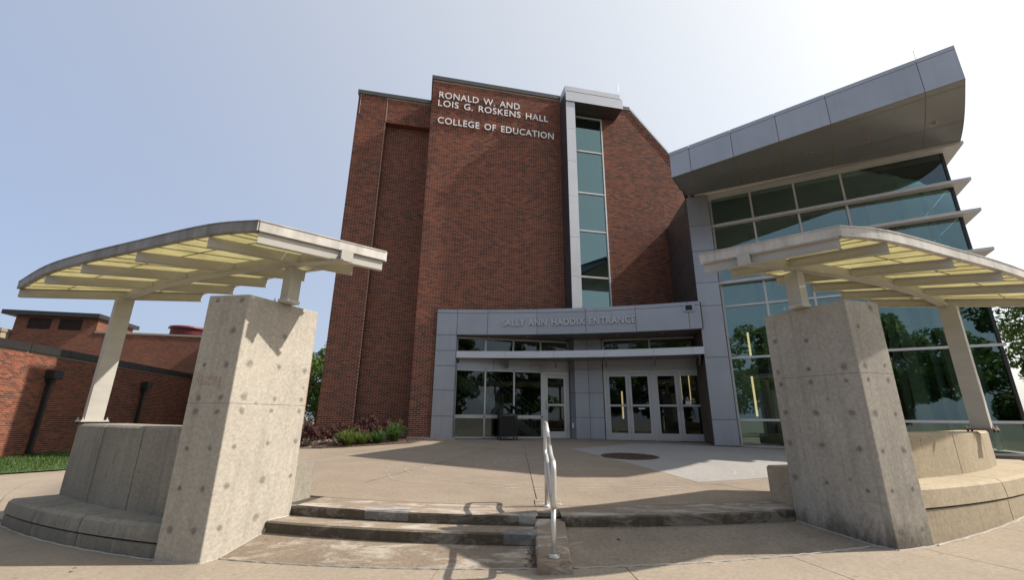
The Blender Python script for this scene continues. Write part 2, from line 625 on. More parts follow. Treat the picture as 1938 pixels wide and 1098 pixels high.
def panel(name, a, b, c, d, nrm, t, mat, parent, gap=0.008):
    """slab with its front face a b c d (ccw seen from outside), inset by gap, thickness t inwards"""
    a, b, c, d = (Vector(q) for q in (a, b, c, d))
    eu, ev = (b - a).normalized(), (d - a).normalized()
    a2, b2, c2, d2 = a + eu * gap + ev * gap, b - eu * gap + ev * gap, c - eu * gap - ev * gap, d + eu * gap - ev * gap
    n = Vector(nrm).normalized() * t
    mb = MB()
    mb.hexa([a2 - n, b2 - n, c2 - n, d2 - n, a2, b2, c2, d2])
    return mb.build(name, mat, parent)


def circle_pts(C, r, a0, a1, n):
    """arc about C; angle measured from -Y towards +X, degrees"""
    return [Vector((C[0] + r * math.sin(R(a0 + (a1 - a0) * i / n)), C[1] - r * math.cos(R(a0 + (a1 - a0) * i / n)))) for i in range(n + 1)]


def text_letters(body, P, eu, ev, en, width, height, depth, mat, parent, shear=0.0, name='letter', bold=0.0):
    """raised capitals: P lower-left, eu right, ev up, en outward; fitted to width x cap height; one mesh per letter"""
    cu = bpy.data.curves.new('txt', 'FONT')
    cu.body = body
    cu.extrude = 0.5
    cu.offset = bold
    cu.resolution_u = 3
    cu.space_word = 1.45
    cu.space_character = 1.08
    to = bpy.data.objects.new('txt', cu)
    COL.objects.link(to)
    dg = bpy.context.evaluated_depsgraph_get()
    me = bpy.data.meshes.new_from_object(to.evaluated_get(dg))
    COL.objects.unlink(to)
    bpy.data.objects.remove(to)
    xs = [v.co.x for v in me.vertices]
    ys = [v.co.y for v in me.vertices]
    x0, x1, y1 = min(xs), max(xs), max(ys) * 0.985
    bm = bmesh.new()
    bm.from_mesh(me)
    bmesh.ops.remove_doubles(bm, verts=bm.verts, dist=1e-5)
    bm.verts.ensure_lookup_table()
    seen = set()
    P, eu, ev, en = Vector(P), Vector(eu), Vector(ev), Vector(en)
    for v in bm.verts:
        if v.index in seen:
            continue
        st, isl = [v], []
        seen.add(v.index)
        while st:
            q = st.pop()
            isl.append(q)
            for e in q.link_edges:
                w = e.other_vert(q)
                if w.index not in seen:
                    seen.add(w.index)
                    st.append(w)
        idx = {q.index: i for i, q in enumerate(isl)}
        vs_ = [P + eu * ((q.co.x - x0) / (x1 - x0) * width + shear * q.co.y) + ev * (q.co.y / y1 * height) + en * ((q.co.z + 0.5) * depth + 0.012) for q in isl]
        fs = list({f.index: tuple(idx[w.index] for w in f.verts) for q in isl for f in q.link_faces}.values())
        mk(name, vs_, fs, mat, parent)
    bm.free()
    bpy.data.meshes.remove(me)


# ------------------------------------------------------------------ site frame
C0 = (0.43, 17.2)                       # centre of the round forecourt
T0, F, N = Vector((-3.619, 15.981)), Vector((math.sin(R(78)), math.cos(R(78)))), Vector((math.cos(R(78)), -math.sin(R(78))))


def FP(u, z, dep=0.0):
    p = T0 + F * u + N * dep
    return Vector((p.x, p.y, z))


def smooth01(t):
    t = max(0.0, min(1.0, t))
    return t * t * (3 - 2 * t)


def plaza_z(x, y):
    z = 0.41 + 0.034 * (y - 6.2)
    if x < -6.0:
        z = z + (0.08 - z) * smooth01((-6.0 - x) / 5.0)
    return z


def walk_z(x, y):
    z = 0.026 * (x + 3.5) if x < 4.5 else 0.208 + 0.055 * (x - 4.5)
    z = max(0.0, min(0.42, z))
    if x < -6 and y > 6:
        z = max(z, 0.08 * smooth01((y - 6) / 4))
    return z


def polar(r, a):
    return C0[0] + r * math.sin(R(a)), C0[1] - r * math.cos(R(a))


def polar_sheet(name, rs, angs, zf, mat, thick=0.0, parent=None, kind=None):
    """polar grid sheet round the forecourt centre, optional skirt thickness"""
    vs_, fs = [], []
    for r in rs:
        for a in angs:
            x, y = polar(r, a)
            vs_.append((x, y, zf(x, y, r, a)))
    na = len(angs)
    for i in range(len(rs) - 1):
        for j in range(na - 1):
            fs.append((i * na + j, (i + 1) * na + j, (i + 1) * na + j + 1, i * na + j + 1))
    if thick:
        ring = [j for j in range(na)] + [i * na + na - 1 for i in range(1, len(rs))] + [(len(rs) - 1) * na + j for j in range(na - 2, -1, -1)] + [i * na for i in range(len(rs) - 2, 0, -1)]
        b0 = len(vs_)
        for k in ring:
            x, y, z = vs_[k]
            vs_.append((x, y, z - thick))
        for i in range(len(ring)):
            j = (i + 1) % len(ring)
            fs.append((ring[j], ring[i], b0 + i, b0 + j))
    return mk(name, vs_, fs, mat, parent, kind=kind)


def frange(a, b, n):
    return [a + (b - a) * i / n for i in range(n + 1)]


# ------------------------------------------------------------------ ground and paving
gnd = mk('ground', [(-600, -600, -0.35), (600, -600, -0.35), (600, 600, -0.35), (-600, 600, -0.35)], [(0, 1, 2, 3)], 'ground_far', kind='structure')

R_JOINT, R_NOSE, R_LOW, R_FRONT = 11.03, 11.55, 11.90, 12.42
JA = -0.35                               # radial control joint angle


def zpl(x, y, r, a):
    return plaza_z(x, y)


plaza_bed = polar_sheet('plaza_bed', frange(0.05, 11.5, 10), frange(-180, 180, 60), lambda x, y, r, a: plaza_z(x, y) - 0.02, 'joint', kind='structure')
plaza = polar_sheet('plaza', frange(0.05, R_JOINT - 0.006, 24), frange(-37, JA - 0.04, 22), zpl, 'conc_plaza', 0.02, kind='structure')
for k, (a0, a1) in enumerate(((JA + 0.04, 37), (37, 110), (-110, -37))):
    polar_sheet('slab', frange(0.05, R_JOINT - 0.006, 24), frange(a0, a1, 22), zpl, 'conc_plaza', 0.02, plaza)
polar_sheet('slab', [0.06, 4, 8, 11.5], frange(110, 250, 20), zpl, 'conc_plaza', 0.02, plaza)


def zedge(x, y, r, a):
    t = smooth01((r - R_NOSE) / 1.3)
    return plaza_z(x, y) * (1 - t) + walk_z(x, y) * t


# paving that runs round the outer ends of the two seat walls
for a0, a1 in ((-110, -36.0), (41.0, 110)):
    polar_sheet('slab', frange(R_JOINT, 12.86, 10), frange(a0, a1, 24), zedge, 'conc_walk', 0.0, plaza)

# front walkway in radial slabs
walk = polar_sheet('walkway', frange(R_FRONT - 0.2, 30, 40), frange(-80, 80, 90), lambda x, y, r, a: walk_z(x, y) - 0.03, 'joint', kind='structure')
JR = [-80, -66, -54, -44.5, -36, -28.5, -21, -13.4, -5.2, 3.2, 11.3, 18.2, 25.5, 33, 41, 50, 62, 80]
for i in range(len(JR) - 1):
    polar_sheet('slab', [R_FRONT + 0.02 if -36 <= JR[i] < 41 else 12.868] + frange(12.9, 15.4, 6), frange(JR[i] + 0.022, JR[i + 1] - 0.022, 8), lambda x, y, r, a: walk_z(x, y), 'conc_walk', 0.03, walk)
    polar_sheet('slab', frange(15.412, 30, 8), frange(JR[i] + 0.022, JR[i + 1] - 0.022, 8), lambda x, y, r, a: walk_z(x, y), 'conc_walk', 0.03, walk)

# lawn on the left
lawn_v, lawn_f = [], []
LN = 18
for i in range(LN + 1):
    for j in range(LN + 1):
        s_, t_ = i / LN, j / LN
        x = -11.55 - 3.4 * (1 - t_) * 0.35 + (-19.5 + 11.55) * s_ - 0.9 * t_ * 0 
        y = 9.0 + 18 * t_
        x0 = -13.6 + 0.075 * (y - 9) * 9 if y < 12 else -11.57
        xw = -15.9 - 0.2127 * (y - 11)
        x = x0 + (xw - x0) * s_
        lawn_v.append((x, y, 0.115 - 0.03 * s_ + 0.05 * noise.noise(Vector((x * 0.4, y * 0.4, 0))) * s_))
for i in range(LN):
    for j in range(LN):
        a = i * (LN + 1) + j
        lawn_f.append((a, a + 1, a + LN + 2, a + LN + 1))
mk('lawn', lawn_v, lawn_f, 'soil_grass', kind='structure')

blv, blf = [], []
for k in range(9000):
    y = rnd.uniform(10.2, 17.5)
    x0 = -13.6 + 0.675 * (y - 9) if y < 12 else -11.57
    xw = -15.9 - 0.2127 * (y - 11)
    s_ = rnd.random()
    x = x0 + (xw - x0) * s_
    h, w, an = rnd.uniform(0.05, 0.10), rnd.uniform(0.008, 0.016), rnd.uniform(0, 6.28)
    n = len(blv)
    z = 0.09
    dx, dy = math.cos(an) * w, math.sin(an) * w
    lx, ly = rnd.uniform(-0.05, 0.05), rnd.uniform(-0.05, 0.05)
    blv += [(x - dx, y - dy, z), (x + dx, y + dy, z), (x + lx, y + ly, z + h)]
    blf.append((n, n + 1, n + 2))
tag(mk('lawn_grass', blv, blf, 'lawn_blade'), 'mown green grass strip below the low brick wall', 'grass', kind='stuff')

# new concrete patch and manhole
pv = [(1.74, 13.30), (2.69, 10.11), (3.20, 7.97), (4.72, 8.53), (6.2, 10.2), (8.3, 13.0), (7.0, 14.2), (6.35, 14.45), (5.0, 15.2), (4.1, 15.15)]
mbp = MB()
mbp.prism(pv, [plaza_z(*p) - 0.01 for p in pv], [plaza_z(*p) + 0.004 for p in pv])
mbp.build('concrete_patch', 'conc_new', plaza)
mh = thing('manhole_cover', (2.99, 11.6, plaza_z(0, 11.6)), 'round rusty brown manhole cover in the pale new concrete', 'manhole cover')
mb = MB()
seg = 40
ring = lambda r, dz: [(2.99 + r * math.cos(6.2832 * k / seg), 11.6 + r * math.sin(6.2832 * k / seg)) for k in range(seg)]
for r_, dz in ((0.66, 0.010),):
    pts = ring(r_, dz)
    mb.prism(pts, [plaza_z(*p) - 0.005 for p in pts], [plaza_z(*p) + dz for p in pts])
mb.build('cover', 'manhole', mh)
mb = MB()
for r_ in (0.70,):
    po, pi = ring(0.715, 0), ring(0.672, 0)
    for k in range(seg):
        k2 = (k + 1) % seg
        mb.hexa([(*po[k], plaza_z(*po[k]) - 0.005), (*po[k2], plaza_z(*po[k2]) - 0.005), (*pi[k2], plaza_z(*pi[k2]) - 0.005), (*pi[k], plaza_z(*pi[k]) - 0.005),
                 (*po[k], plaza_z(*po[k]) + 0.008), (*po[k2], plaza_z(*po[k2]) + 0.008), (*pi[k2], plaza_z(*pi[k2]) + 0.008), (*pi[k], plaza_z(*pi[k]) + 0.008)])
mb.build('rim', 'manhole', mh)
for i in range(-4, 5):
    for j in range(-4, 5):
        if i * i + j * j < 18:
            p = (2.99 + i * 0.14, 11.6 + j * 0.14)
            mb = MB()
            z = plaza_z(*p) + 0.010
            mb.box(p[0] - 0.035, p[0] + 0.035, p[1] - 0.035, p[1] + 0.035, z, z + 0.006)
            mb.build('stud', 'manhole', mh)

# chalk curves on the plaza
ck = MB()


def chalk(pts, w=0.008):
    n_ = []
    for i in range(len(pts) - 1):
        p0, p1, p2, p3 = (Vector(pts[max(0, min(len(pts) - 1, i + d))]) for d in (-1, 0, 1, 2))
        for k in range(8):
            t = k / 8
            n_.append(0.5 * ((2 * p1) + (p2 - p0) * t + (2 * p0 - 5 * p1 + 4 * p2 - p3) * t * t + (3 * p1 - p0 - 3 * p2 + p3) * t ** 3))
    n_.append(Vector(pts[-1]))
    for i in range(len(n_) - 1):
        if rnd.random() < 0.13:
            continue
        a, b = n_[i], n_[i + 1]
        d = (b - a)
        if d.length < 1e-6:
            continue
        nn = Vector((-d.y, d.x)).normalized() * w * rnd.uniform(0.5, 1.1)
        q = [a - nn, b - nn, b + nn, a + nn]
        ck.quad(*[(p.x, p.y, plaza_z(p.x, p.y) + 0.006) for p in q])


for k in range(3):
    o = 0.42 * k
    chalk([(0.2 - o, 11.3 - o * 0.3), (-1.26 - o * 0.3, 10.44), (-2.35 + o * 0.75, 9.4 - o * 0.1), (-2.19 + o * 0.85, 8.43 + o * 0.5), (-1.8 + o * 0.8, 7.85 + o * 0.7), (-0.55 + o * 0.3, 7.45 + o * 0.6), (0.53, 7.25 + o * 0.5), (1.9, 7.2 + o * 0.45), (3.0, 7.45 + o * 0.5)])
    chalk([(0.3 + o, 11.6), (-0.36 + o * 0.6, 10.6), (-0.75 + o, 10.0 + o * 0.1), (-0.3 + o, 9.3 + o * 0.4), (0.42 + o, 8.9 + o * 0.5), (1.4, 8.8 + o * 0.6)])
    chalk([(3.3 + o, 12.6 - o), (4.2 + o * 0.8, 11.2 - o), (4.6 + o * 0.7, 9.9 - o * 0.5), (4.2 + o * 0.6, 8.8 - o * 0.35), (3.3 + o * 0.2, 8.3 - o * 0.5), (2.2, 8.2 - o * 0.5)])
ck.build('chalk_lines', 'chalk', plaza)
sc_ = MB()


def cut(a, b, w=0.006, n=16):
    a, b = Vector(a), Vector(b)
    d = (b - a).normalized()
    nn = Vector((-d.y, d.x)) * w
    for i in range(n):
        p0, p1 = a.lerp(b, i / n), a.lerp(b, (i + 1) / n)
        sc_.quad(*[(q.x, q.y, plaza_z(q.x, q.y) + 0.002) for q in (p0 - nn, p1 - nn, p1 + nn, p0 + nn)])


cut((-2.38, 7.68), (-0.50, 13.2))
cut((3.42, 7.86), (3.98, 6.95))
cut((-4.8, 9.6), (-3.1, 14.3), 0.005)
cut((0.50, 9.2), (-3.6, 10.6), 0.003)
sc_.build('saw_cuts', 'joint', plaza)

# ------------------------------------------------------------------ pillars geometry (needed by steps)
LA, LB, LC = Vector((-3.779, 5.227)), Vector((-3.224, 5.136)), Vector((-2.787, 6.096))
LD = LA + (LC - LB)
RE, RD, RF = Vector((3.634, 6.100)), Vector((4.074, 5.123)), Vector((4.591, 5.257))
RG = RF + (RE - RD)

# ------------------------------------------------------------------ steps
steps = polar_sheet('steps', frange(R_JOINT + 0.006, R_NOSE, 4), frange(-15.8, -0.5, 20), zpl, 'conc_tread', 0.004, kind='structure')
ANG_L, ANG_R = (-16.3, -0.6), (1.2, 19.5)
CZL, CZR = 0.282, 0.40


def land_l(x, y, r, a):
    t = (r - R_LOW) / (R_FRONT - R_LOW)
    return 0.163 + (walk_z(x, y) - 0.163) * max(0, min(1, t))


def land_r(x, y, r, a):
    t = (r - R_NOSE) / (R_FRONT - R_NOSE)
    return 0.275 + (walk_z(x, y) - 0.275) * max(0, min(1, t))


def riser(name, r, a0, a1, ztop, zbot, mat):
    n = 30
    vs_, fs = [], []
    for i in range(n + 1):
        a = a0 + (a1 - a0) * i / n
        x, y = polar(r - 0.03, a)
        zt = ztop(x, y)
        x1, y1 = polar(r + 0.006, a)
        x2, y2 = polar(r - 0.006, a)
        vs_ += [(x, y, zt - 0.0005), (x1, y1, zt - 0.014), (x2, y2, zbot(x2, y2))]
    for i in range(n):
        for k in range(2):
            fs.append((i * 3 + k, i * 3 + k + 1, i * 3 + 4 + k, i * 3 + 3 + k))
    return mk(name, vs_, fs, mat, steps)


polar_sheet('tread', frange(R_JOINT + 0.006, R_NOSE - 0.03, 4), frange(0.9, 19.8, 20), zpl, 'conc_tread', 0.004, steps)
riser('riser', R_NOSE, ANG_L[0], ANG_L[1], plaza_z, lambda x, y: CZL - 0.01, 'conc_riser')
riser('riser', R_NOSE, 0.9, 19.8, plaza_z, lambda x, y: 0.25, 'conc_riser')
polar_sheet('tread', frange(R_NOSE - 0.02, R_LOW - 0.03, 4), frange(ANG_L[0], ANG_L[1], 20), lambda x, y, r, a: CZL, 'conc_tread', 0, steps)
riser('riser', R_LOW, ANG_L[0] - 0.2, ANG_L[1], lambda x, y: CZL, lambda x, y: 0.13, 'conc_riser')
polar_sheet('landing', frange(R_LOW - 0.02, R_FRONT, 6), frange(-17.0, -0.5, 20), land_l, 'conc_landing_left', 0, steps)
polar_sheet('landing', frange(R_NOSE - 0.02, R_FRONT, 6), frange(0.7, 19.0, 20), land_r, 'conc_landing', 0, steps)
# repair patches on the step noses
for a0, a1, r, zt, h in ((-11.0, -8.2, R_NOSE, lambda x, y: plaza_z(x, y), 0.10), (-1.6, -0.62, R_NOSE, lambda x, y: plaza_z(x, y), 0.105), (-2.4, -0.62, R_LOW, lambda x, y: CZL, 0.11)):
    vs_, fs = [], []
    n = 6
    for i in range(n + 1):
        a = a0 + (a1 - a0) * i / n
        for rr, dz in ((r - 0.13, 0.004), (r - 0.012, 0.004), (r + 0.010, -0.010), (r + 0.004, -h)):
            x, y = polar(rr, a)
            vs_.append((x, y, zt(x, y) + dz))
    for i in range(n):
        for k in range(3):
            fs.append((i * 4 + k, i * 4 + k + 1, i * 4 + 5 + k, i * 4 + 4 + k))
    mk('repair_patch', vs_, fs, 'conc_repair', steps)
# pale sealant beads
cb = MB()
for (a0, a1) in ((-16.6, -0.5), (0.9, 17.4)):
    cb.tube([(*polar(R_FRONT + 0.01, a), walk_z(*polar(R_FRONT + 0.01, a)) + 0.004 + 0.004 * math.sin(a * 9)) for a in frange(a0, a1, 40)], 0.010, 5)
cb.tube([(*polar(12.655 + 0.25 * max(0.0, (-19.2 - a) / 16.0) + 0.006 * math.sin(a * 3), a), walk_z(*polar(12.8, a)) + 0.004) for a in frange(-35.8, -19.5, 40)], 0.010, 5)
cb.tube([(*polar(12.66 + 0.008 * math.sin(a * 3), a), walk_z(*polar(12.66, a)) + 0.004) for a in frange(19.3, 48, 50)], 0.010, 5)


def bead(p, q, zf, n=14):
    d = (q - p).normalized()
    nn = Vector((d.y, -d.x))
    pts = [p + (q - p) * (i / n) + nn * 0.006 for i in range(n + 1)]
    cb.tube([(w.x, w.y, zf(w.x, w.y) + rnd.uniform(-0.004, 0.004)) for w in pts], 0.010, 5)


def zl(x, y):
    r = math.hypot(x - C0[0], y - C0[1])
    return plaza_z(x, y) if r < R_NOSE else CZL if r < R_LOW else land_l(x, y, r, 0)


def zr(x, y):
    r = math.hypot(x - C0[0], y - C0[1])
    return plaza_z(x, y) if r < R_NOSE else land_r(x, y, r, 0)


bead(LB, LC, zl, 40)
bead(RE, RD, zr, 40)
bead(RD, RF, walk_z)
bead(LA, LB, walk_z)
cb.build('sealant_bead', 'caulk', steps)

# ------------------------------------------------------------------ ramped curb with handrail
curb = thing('step_curb', (0.45, 5.5, 0.1), 'narrow sloping concrete curb dividing steps from ramp under the handrail', 'curb')
ys = frange(6.47, 4.60, 14)
vs_, fs = [], []
bv = 0.02
for y in ys:
    f = (6.47 - y) / 1.87
    L_, R_ = 0.318 - 0.056 * f, 0.695 - 0.108 * f
    zt_ = 0.435 - 0.22 * smooth01(f * 1.05)
    vs_ += [(L_, y, -0.15), (L_, y, zt_ - bv), (L_ + bv, y, zt_), (R_ - bv, y, zt_), (R_, y, zt_ - bv), (R_, y, -0.15)]
for i in range(len(ys) - 1):
    for k in range(5):
        fs.append((i * 6 + k, i * 6 + k + 1, (i + 1) * 6 + k + 1, (i + 1) * 6 + k))
n_ = len(ys) - 1
fs.append(tuple(range(5, -1, -1)))
fs.append(tuple(n_ * 6 + k for k in range(6)))
mk('curb_body', vs_, fs, 'conc_tread', curb)

hr = thing('handrail', (0.46, 5.4, 0.33), 'brushed steel loop handrail on two posts along the step curb', 'handrail')


def fillet(pts, r, n=6):
    out = [Vector(pts[0])]
    for i in range(1, len(pts) - 1):
        p, a, b = Vector(pts[i]), Vector(pts[i - 1]), Vector(pts[i + 1])
        da, db = (a - p).normalized(), (b - p).normalized()
        rr = min(r, (a - p).length * 0.48, (b - p).length * 0.48)
        p0, p1 = p + da * rr, p + db * rr
        for k in range(n + 1):
            t = k / n
            out.append((p0 * (1 - t) + p * t) * (1 - t) + (p * (1 - t) + p1 * t) * t)
    out.append(Vector(pts[-1]))
    return out


def rx(y):
    return 0.425 + (y - 4.6) * 0.031


prof = [(5.5, 1.263), (6.02, 1.425), (6.36, 1.435), (6.36, 1.025), (6.02, 1.015), (4.98, 0.69), (4.56, 0.665), (4.56, 1.075), (4.98, 1.10), (5.5, 1.263)]
mb = MB()
mb.tube(fillet([(rx(y), y, z) for y, z in prof], 0.085), 0.0265, 12)
mb.build('rail', 'steel_rail', hr, smooth=True)
for y, zb, zt in ((6.11, 0.40, 1.04), (4.71, 0.215, 0.67)):
    mb = MB()
    mb.tube([(rx(y), y, zb), (rx(y), y, zt)], 0.0255, 12)
    mb.build('post', 'steel_rail', hr, smooth=True)
    mb = MB()
    mb.disc((rx(y), y), 0.056, 0.052, zb + 0.005, zb + 0.024)
    mb.disc((rx(y), y), 0.038, 0.03, zb + 0.024, zb + 0.032)
    mb.build('flange', 'steel_rail', hr)

# debris by the curb
lv, lf = [], []
for k in range(140):
    y = rnd.uniform(4.78, 5.28)
    x = 0.27 + 0.03 * (y - 4.7) - abs(rnd.gauss(0, 0.05)) - 0.01
    a = rnd.uniform(0, 6.28)
    w, h = rnd.uniform(0.004, 0.014), rnd.uniform(0.003, 0.008)
    z = land_l(x, y, math.hypot(x - C0[0], y - C0[1]), 0) + 0.004 + rnd.uniform(0, 0.006)
    n = len(lv)
    ca, sa = math.cos(a), math.sin(a)
    for dx, dy in ((-w, -h), (w, -h), (w, h), (-w, h)):
        lv.append((x + dx * ca - dy * sa, y + dx * sa + dy * ca, z + rnd.uniform(-0.002, 0.004)))
    lf.append((n, n + 1, n + 2, n + 3))
tag(mk('leaf_debris', lv, lf, 'leaf_litter'), 'dry leaf crumbs gathered in the corner beside the curb', 'leaves', kind='stuff')
for x, y, lab in ((-4.3, 4.9, 'small dry brown leaf on the shaded walk before the left seat wall'), (-5.9, 5.5, 'small dry brown leaf on the walk near the left end of the left seat wall'), (1.2, 5.35, 'small dry brown leaf on the ramp landing beside the curb')):
    a = rnd.uniform(0, 6.28)
    z = max(walk_z(x, y), 0) + (0.02 if abs(x) > 1.6 else 0.2)
    if abs(x) < 3.4:
        z = (zl if x < 0.4 else zr)(x, y) if math.hypot(x - C0[0], y - C0[1]) < R_FRONT else walk_z(x, y)
    w, h = 0.03, 0.017
    ca, sa = math.cos(a), math.sin(a)
    v = [(x + dx * ca - dy * sa, y + dx * sa + dy * ca, z + 0.006 + abs(dx) * 0.3) for dx, dy in ((-w, 0), (-w * 0.3, -h), (w * 0.4, -h * 0.8), (w, 0), (w * 0.4, h), (-w * 0.3, h * 0.9))]
    lo = mk('fallen_leaf', v, [(0, 1, 2, 3, 4, 5)], 'leaf_litter', loc=(x, y, z))
    tag(lo, lab, 'leaf', 'fallen leaves on the paving')

# ------------------------------------------------------------------ concrete pillars
tie_me = None


def make_tie():
    mb = MB()
    seg = 16
    mb.v = [(0.085 * math.cos(6.2832 * k / seg), 0.085 * math.sin(6.2832 * k / seg), 0) for k in range(seg)] + [(0, 0, 0)]
    mb.f = [(k, (k + 1) % seg, seg) for k in range(seg)]
    me = bpy.data.meshes.new('tie_hole')
    me.from_pydata(mb.v, [], mb.f)
    me.materials.append(MATS['tie_stain'])
    return me


tie_me = make_tie()
plug = MB()
plug.disc((0, 0), 0.020, 0.018, -0.004, 0.0008, 12)
plug_me = bpy.data.meshes.new('tie_plug')
plug_me.from_pydata(plug.v, [], plug.f)
plug_me.materials.append(MATS['conc_bench'])


def pillar(q, z0, zj, z1, label, faces):
    c = sum(q, Vector((0, 0))) / 4
    t = thing('concrete_pillar', (c.x, c.y, max(z0, 0)), label, 'pillar', 'concrete pillars either side of the steps')
    for a, b in ((z0 - 0.25, zj - 0.002), (zj + 0.002, z1)):
        mb = MB()
        mb.prism([(p.x, p.y) for p in q], a, b)
        o = mb.build('concrete_pour', 'conc_pillar' if z0 < 0.1 else 'conc_pillar_stained', t)
        bm = bmesh.new()
        bm.from_mesh(o.data)
        zz = zj - W(t).z
        es = [e for e in bm.edges if not all(abs(v.co.z - zz) < 0.02 for v in e.verts)]
        bmesh.ops.bevel(bm, geom=es, offset=0.012, segments=2, profile=0.5, affect='EDGES')
        bm.to_mesh(o.data)
        bm.free()
    mb = MB()
    cc = [c + (p - c) * 0.985 for p in q]
    mb.prism([(p.x, p.y) for p in cc], zj - 0.02, zj + 0.02)
    mb.build('pour_joint', 'joint', t)
    for A, B, lst in faces:
        d = (B - A)
        L = d.length
        d.normalize()
        n = Vector((d.y, -d.x))
        for s_, z in lst:
            p = A + d * (s_ * L) + n * 0.0025
            M = Matrix(((d.x, 0, n.x, p.x), (d.y, 0, n.y, p.y), (0, 1, 0, z), (0, 0, 0, 1)))
            place('tie_hole', tie_me, M @ Matrix.Scale(rnd.uniform(0.6, 1.1), 4), t)
            p = A + d * (s_ * L)
            M.translation = (p.x, p.y, z)
            place('tie_plug', plug_me, M, t)
    return t


LN_ = [(.23, 2.07), (.76, 2.07), (.26, 1.69), (.77, 1.69), (.25, 1.54), (.75, 1.54), (.23, 1.13), (.75, 1.14), (.25, .72), (.77, .72), (.23, .31), (.76, .31), (.76, 2.48), (.23, 2.86), (.84, 2.86)]
LW_ = [(.15, 2.1), (.53, 2.1), (.91, 2.09), (.15, 1.71), (.54, 1.70), (.92, 1.71), (.15, 1.55), (.52, 1.56), (.91, 1.56), (.14, 1.15), (.54, 1.17), (.92, 1.18), (.14, .74), (.54, .75), (.92, .76), (.14, .32), (.54, .35), (.54, 2.5)]
RW_ = [(.08, 2.13), (.47, 2.14), (.85, 2.13), (.09, 1.97), (.46, 1.97), (.85, 1.96), (.09, 1.6), (.46, 1.59), (.84, 1.59), (.08, 1.21), (.46, 1.21), (.84, 1.19), (.08, .8), (.44, .78), (.84, .75), (.1, 2.55), (.5, 2.5)]
RN_ = [(.2, 2.13), (.78, 2.14), (.21, 1.97), (.78, 1.97), (.2, 1.59), (.77, 1.58), (.18, 1.18), (.75, 1.19), (.19, .77), (.76, .78), (.18, .37), (.77, .38), (.25, 2.6), (.75, 2.85)]
pl_l = pillar([LA, LB, LC, LD], 0.0, 1.63, 2.93, 'concrete pillar left of the steps, sunlit face with faded red scribble on its side', [(LA, LB, LN_), (LB, LC, LW_)])
pl_r = pillar([RE, RD, RF, RG], 0.2, 2.045, 2.93, 'concrete pillar right of the steps with shaded face and dark stains at its foot', [(RE, RD, RW_), (RD, RF, RN_)])
d_ = (LB - LA).normalized()
p_ = LA + d_ * 0.075
text_letters('Reading', (p_.x, p_.y, 1.83), (d_.x, d_.y, 0), (0, 0, 1), (d_.y, -d_.x, 0), 0.33, 0.15, 0.001, 'faded_paint', pl_l, name='faded_letter')

# ------------------------------------------------------------------ curved seat walls
def sector(mb, r0, r1, a0, a1, z0, z1, n=5):
    """solid polar block; z as number or function(x,y)"""
    for i in range(n):
        b0, b1 = a0 + (a1 - a0) * i / n, a0 + (a1 - a0) * (i + 1) / n
        P = [polar(r1, b0), polar(r1, b1), polar(r0, b1), polar(r0, b0)]
        zz0 = [z0(*p) if callable(z0) else z0 for p in P]
        zz1 = [z1(*p) if callable(z1) else z1 for p in P]
        mb.hexa([(*p, z) for p, z in zip(P, zz0)] + [(*p, z) for p, z in zip(P, zz1)])


def curved_block(name, r0, r1, a0, a1, z0, z1, mat, parent, bev=0.02, n=6, rt_=None):
    """one clean swept block with chamfered long edges; rt_ = outer radius at the top (leaning face)"""
    rt_ = r1 if rt_ is None else rt_
    r1f, rtf = (r1 if callable(r1) else (lambda a: r1)), (rt_ if callable(rt_) else (lambda a: rt_))
    def prof_at(a):
        r1, rt_ = r1f(a), rtf(a)
        return [(r1, z0), (rt_ + (r1 - rt_) * bev / max(1e-3, z1 - z0), z1 - bev), (rt_ - bev, z1), (r0 + bev, z1), (r0, z1 - bev), (r0, z0)]
    vs_, fs = [], []
    k = 6
    for i in range(n + 1):
        a = a0 + (a1 - a0) * i / n
        for r, z in prof_at(a):
            x, y = polar(r, a)
            vs_.append((x, y, z))
    for i in range(n):
        for j in range(k):
            j2 = (j + 1) % k
            fs.append((i * k + j, i * k + j2, (i + 1) * k + j2, (i + 1) * k + j))
    fs.append(tuple(range(k)))
    fs.append(tuple(n * k + j for j in reversed(range(k))))
    return mk(name, vs_, fs, mat, parent)


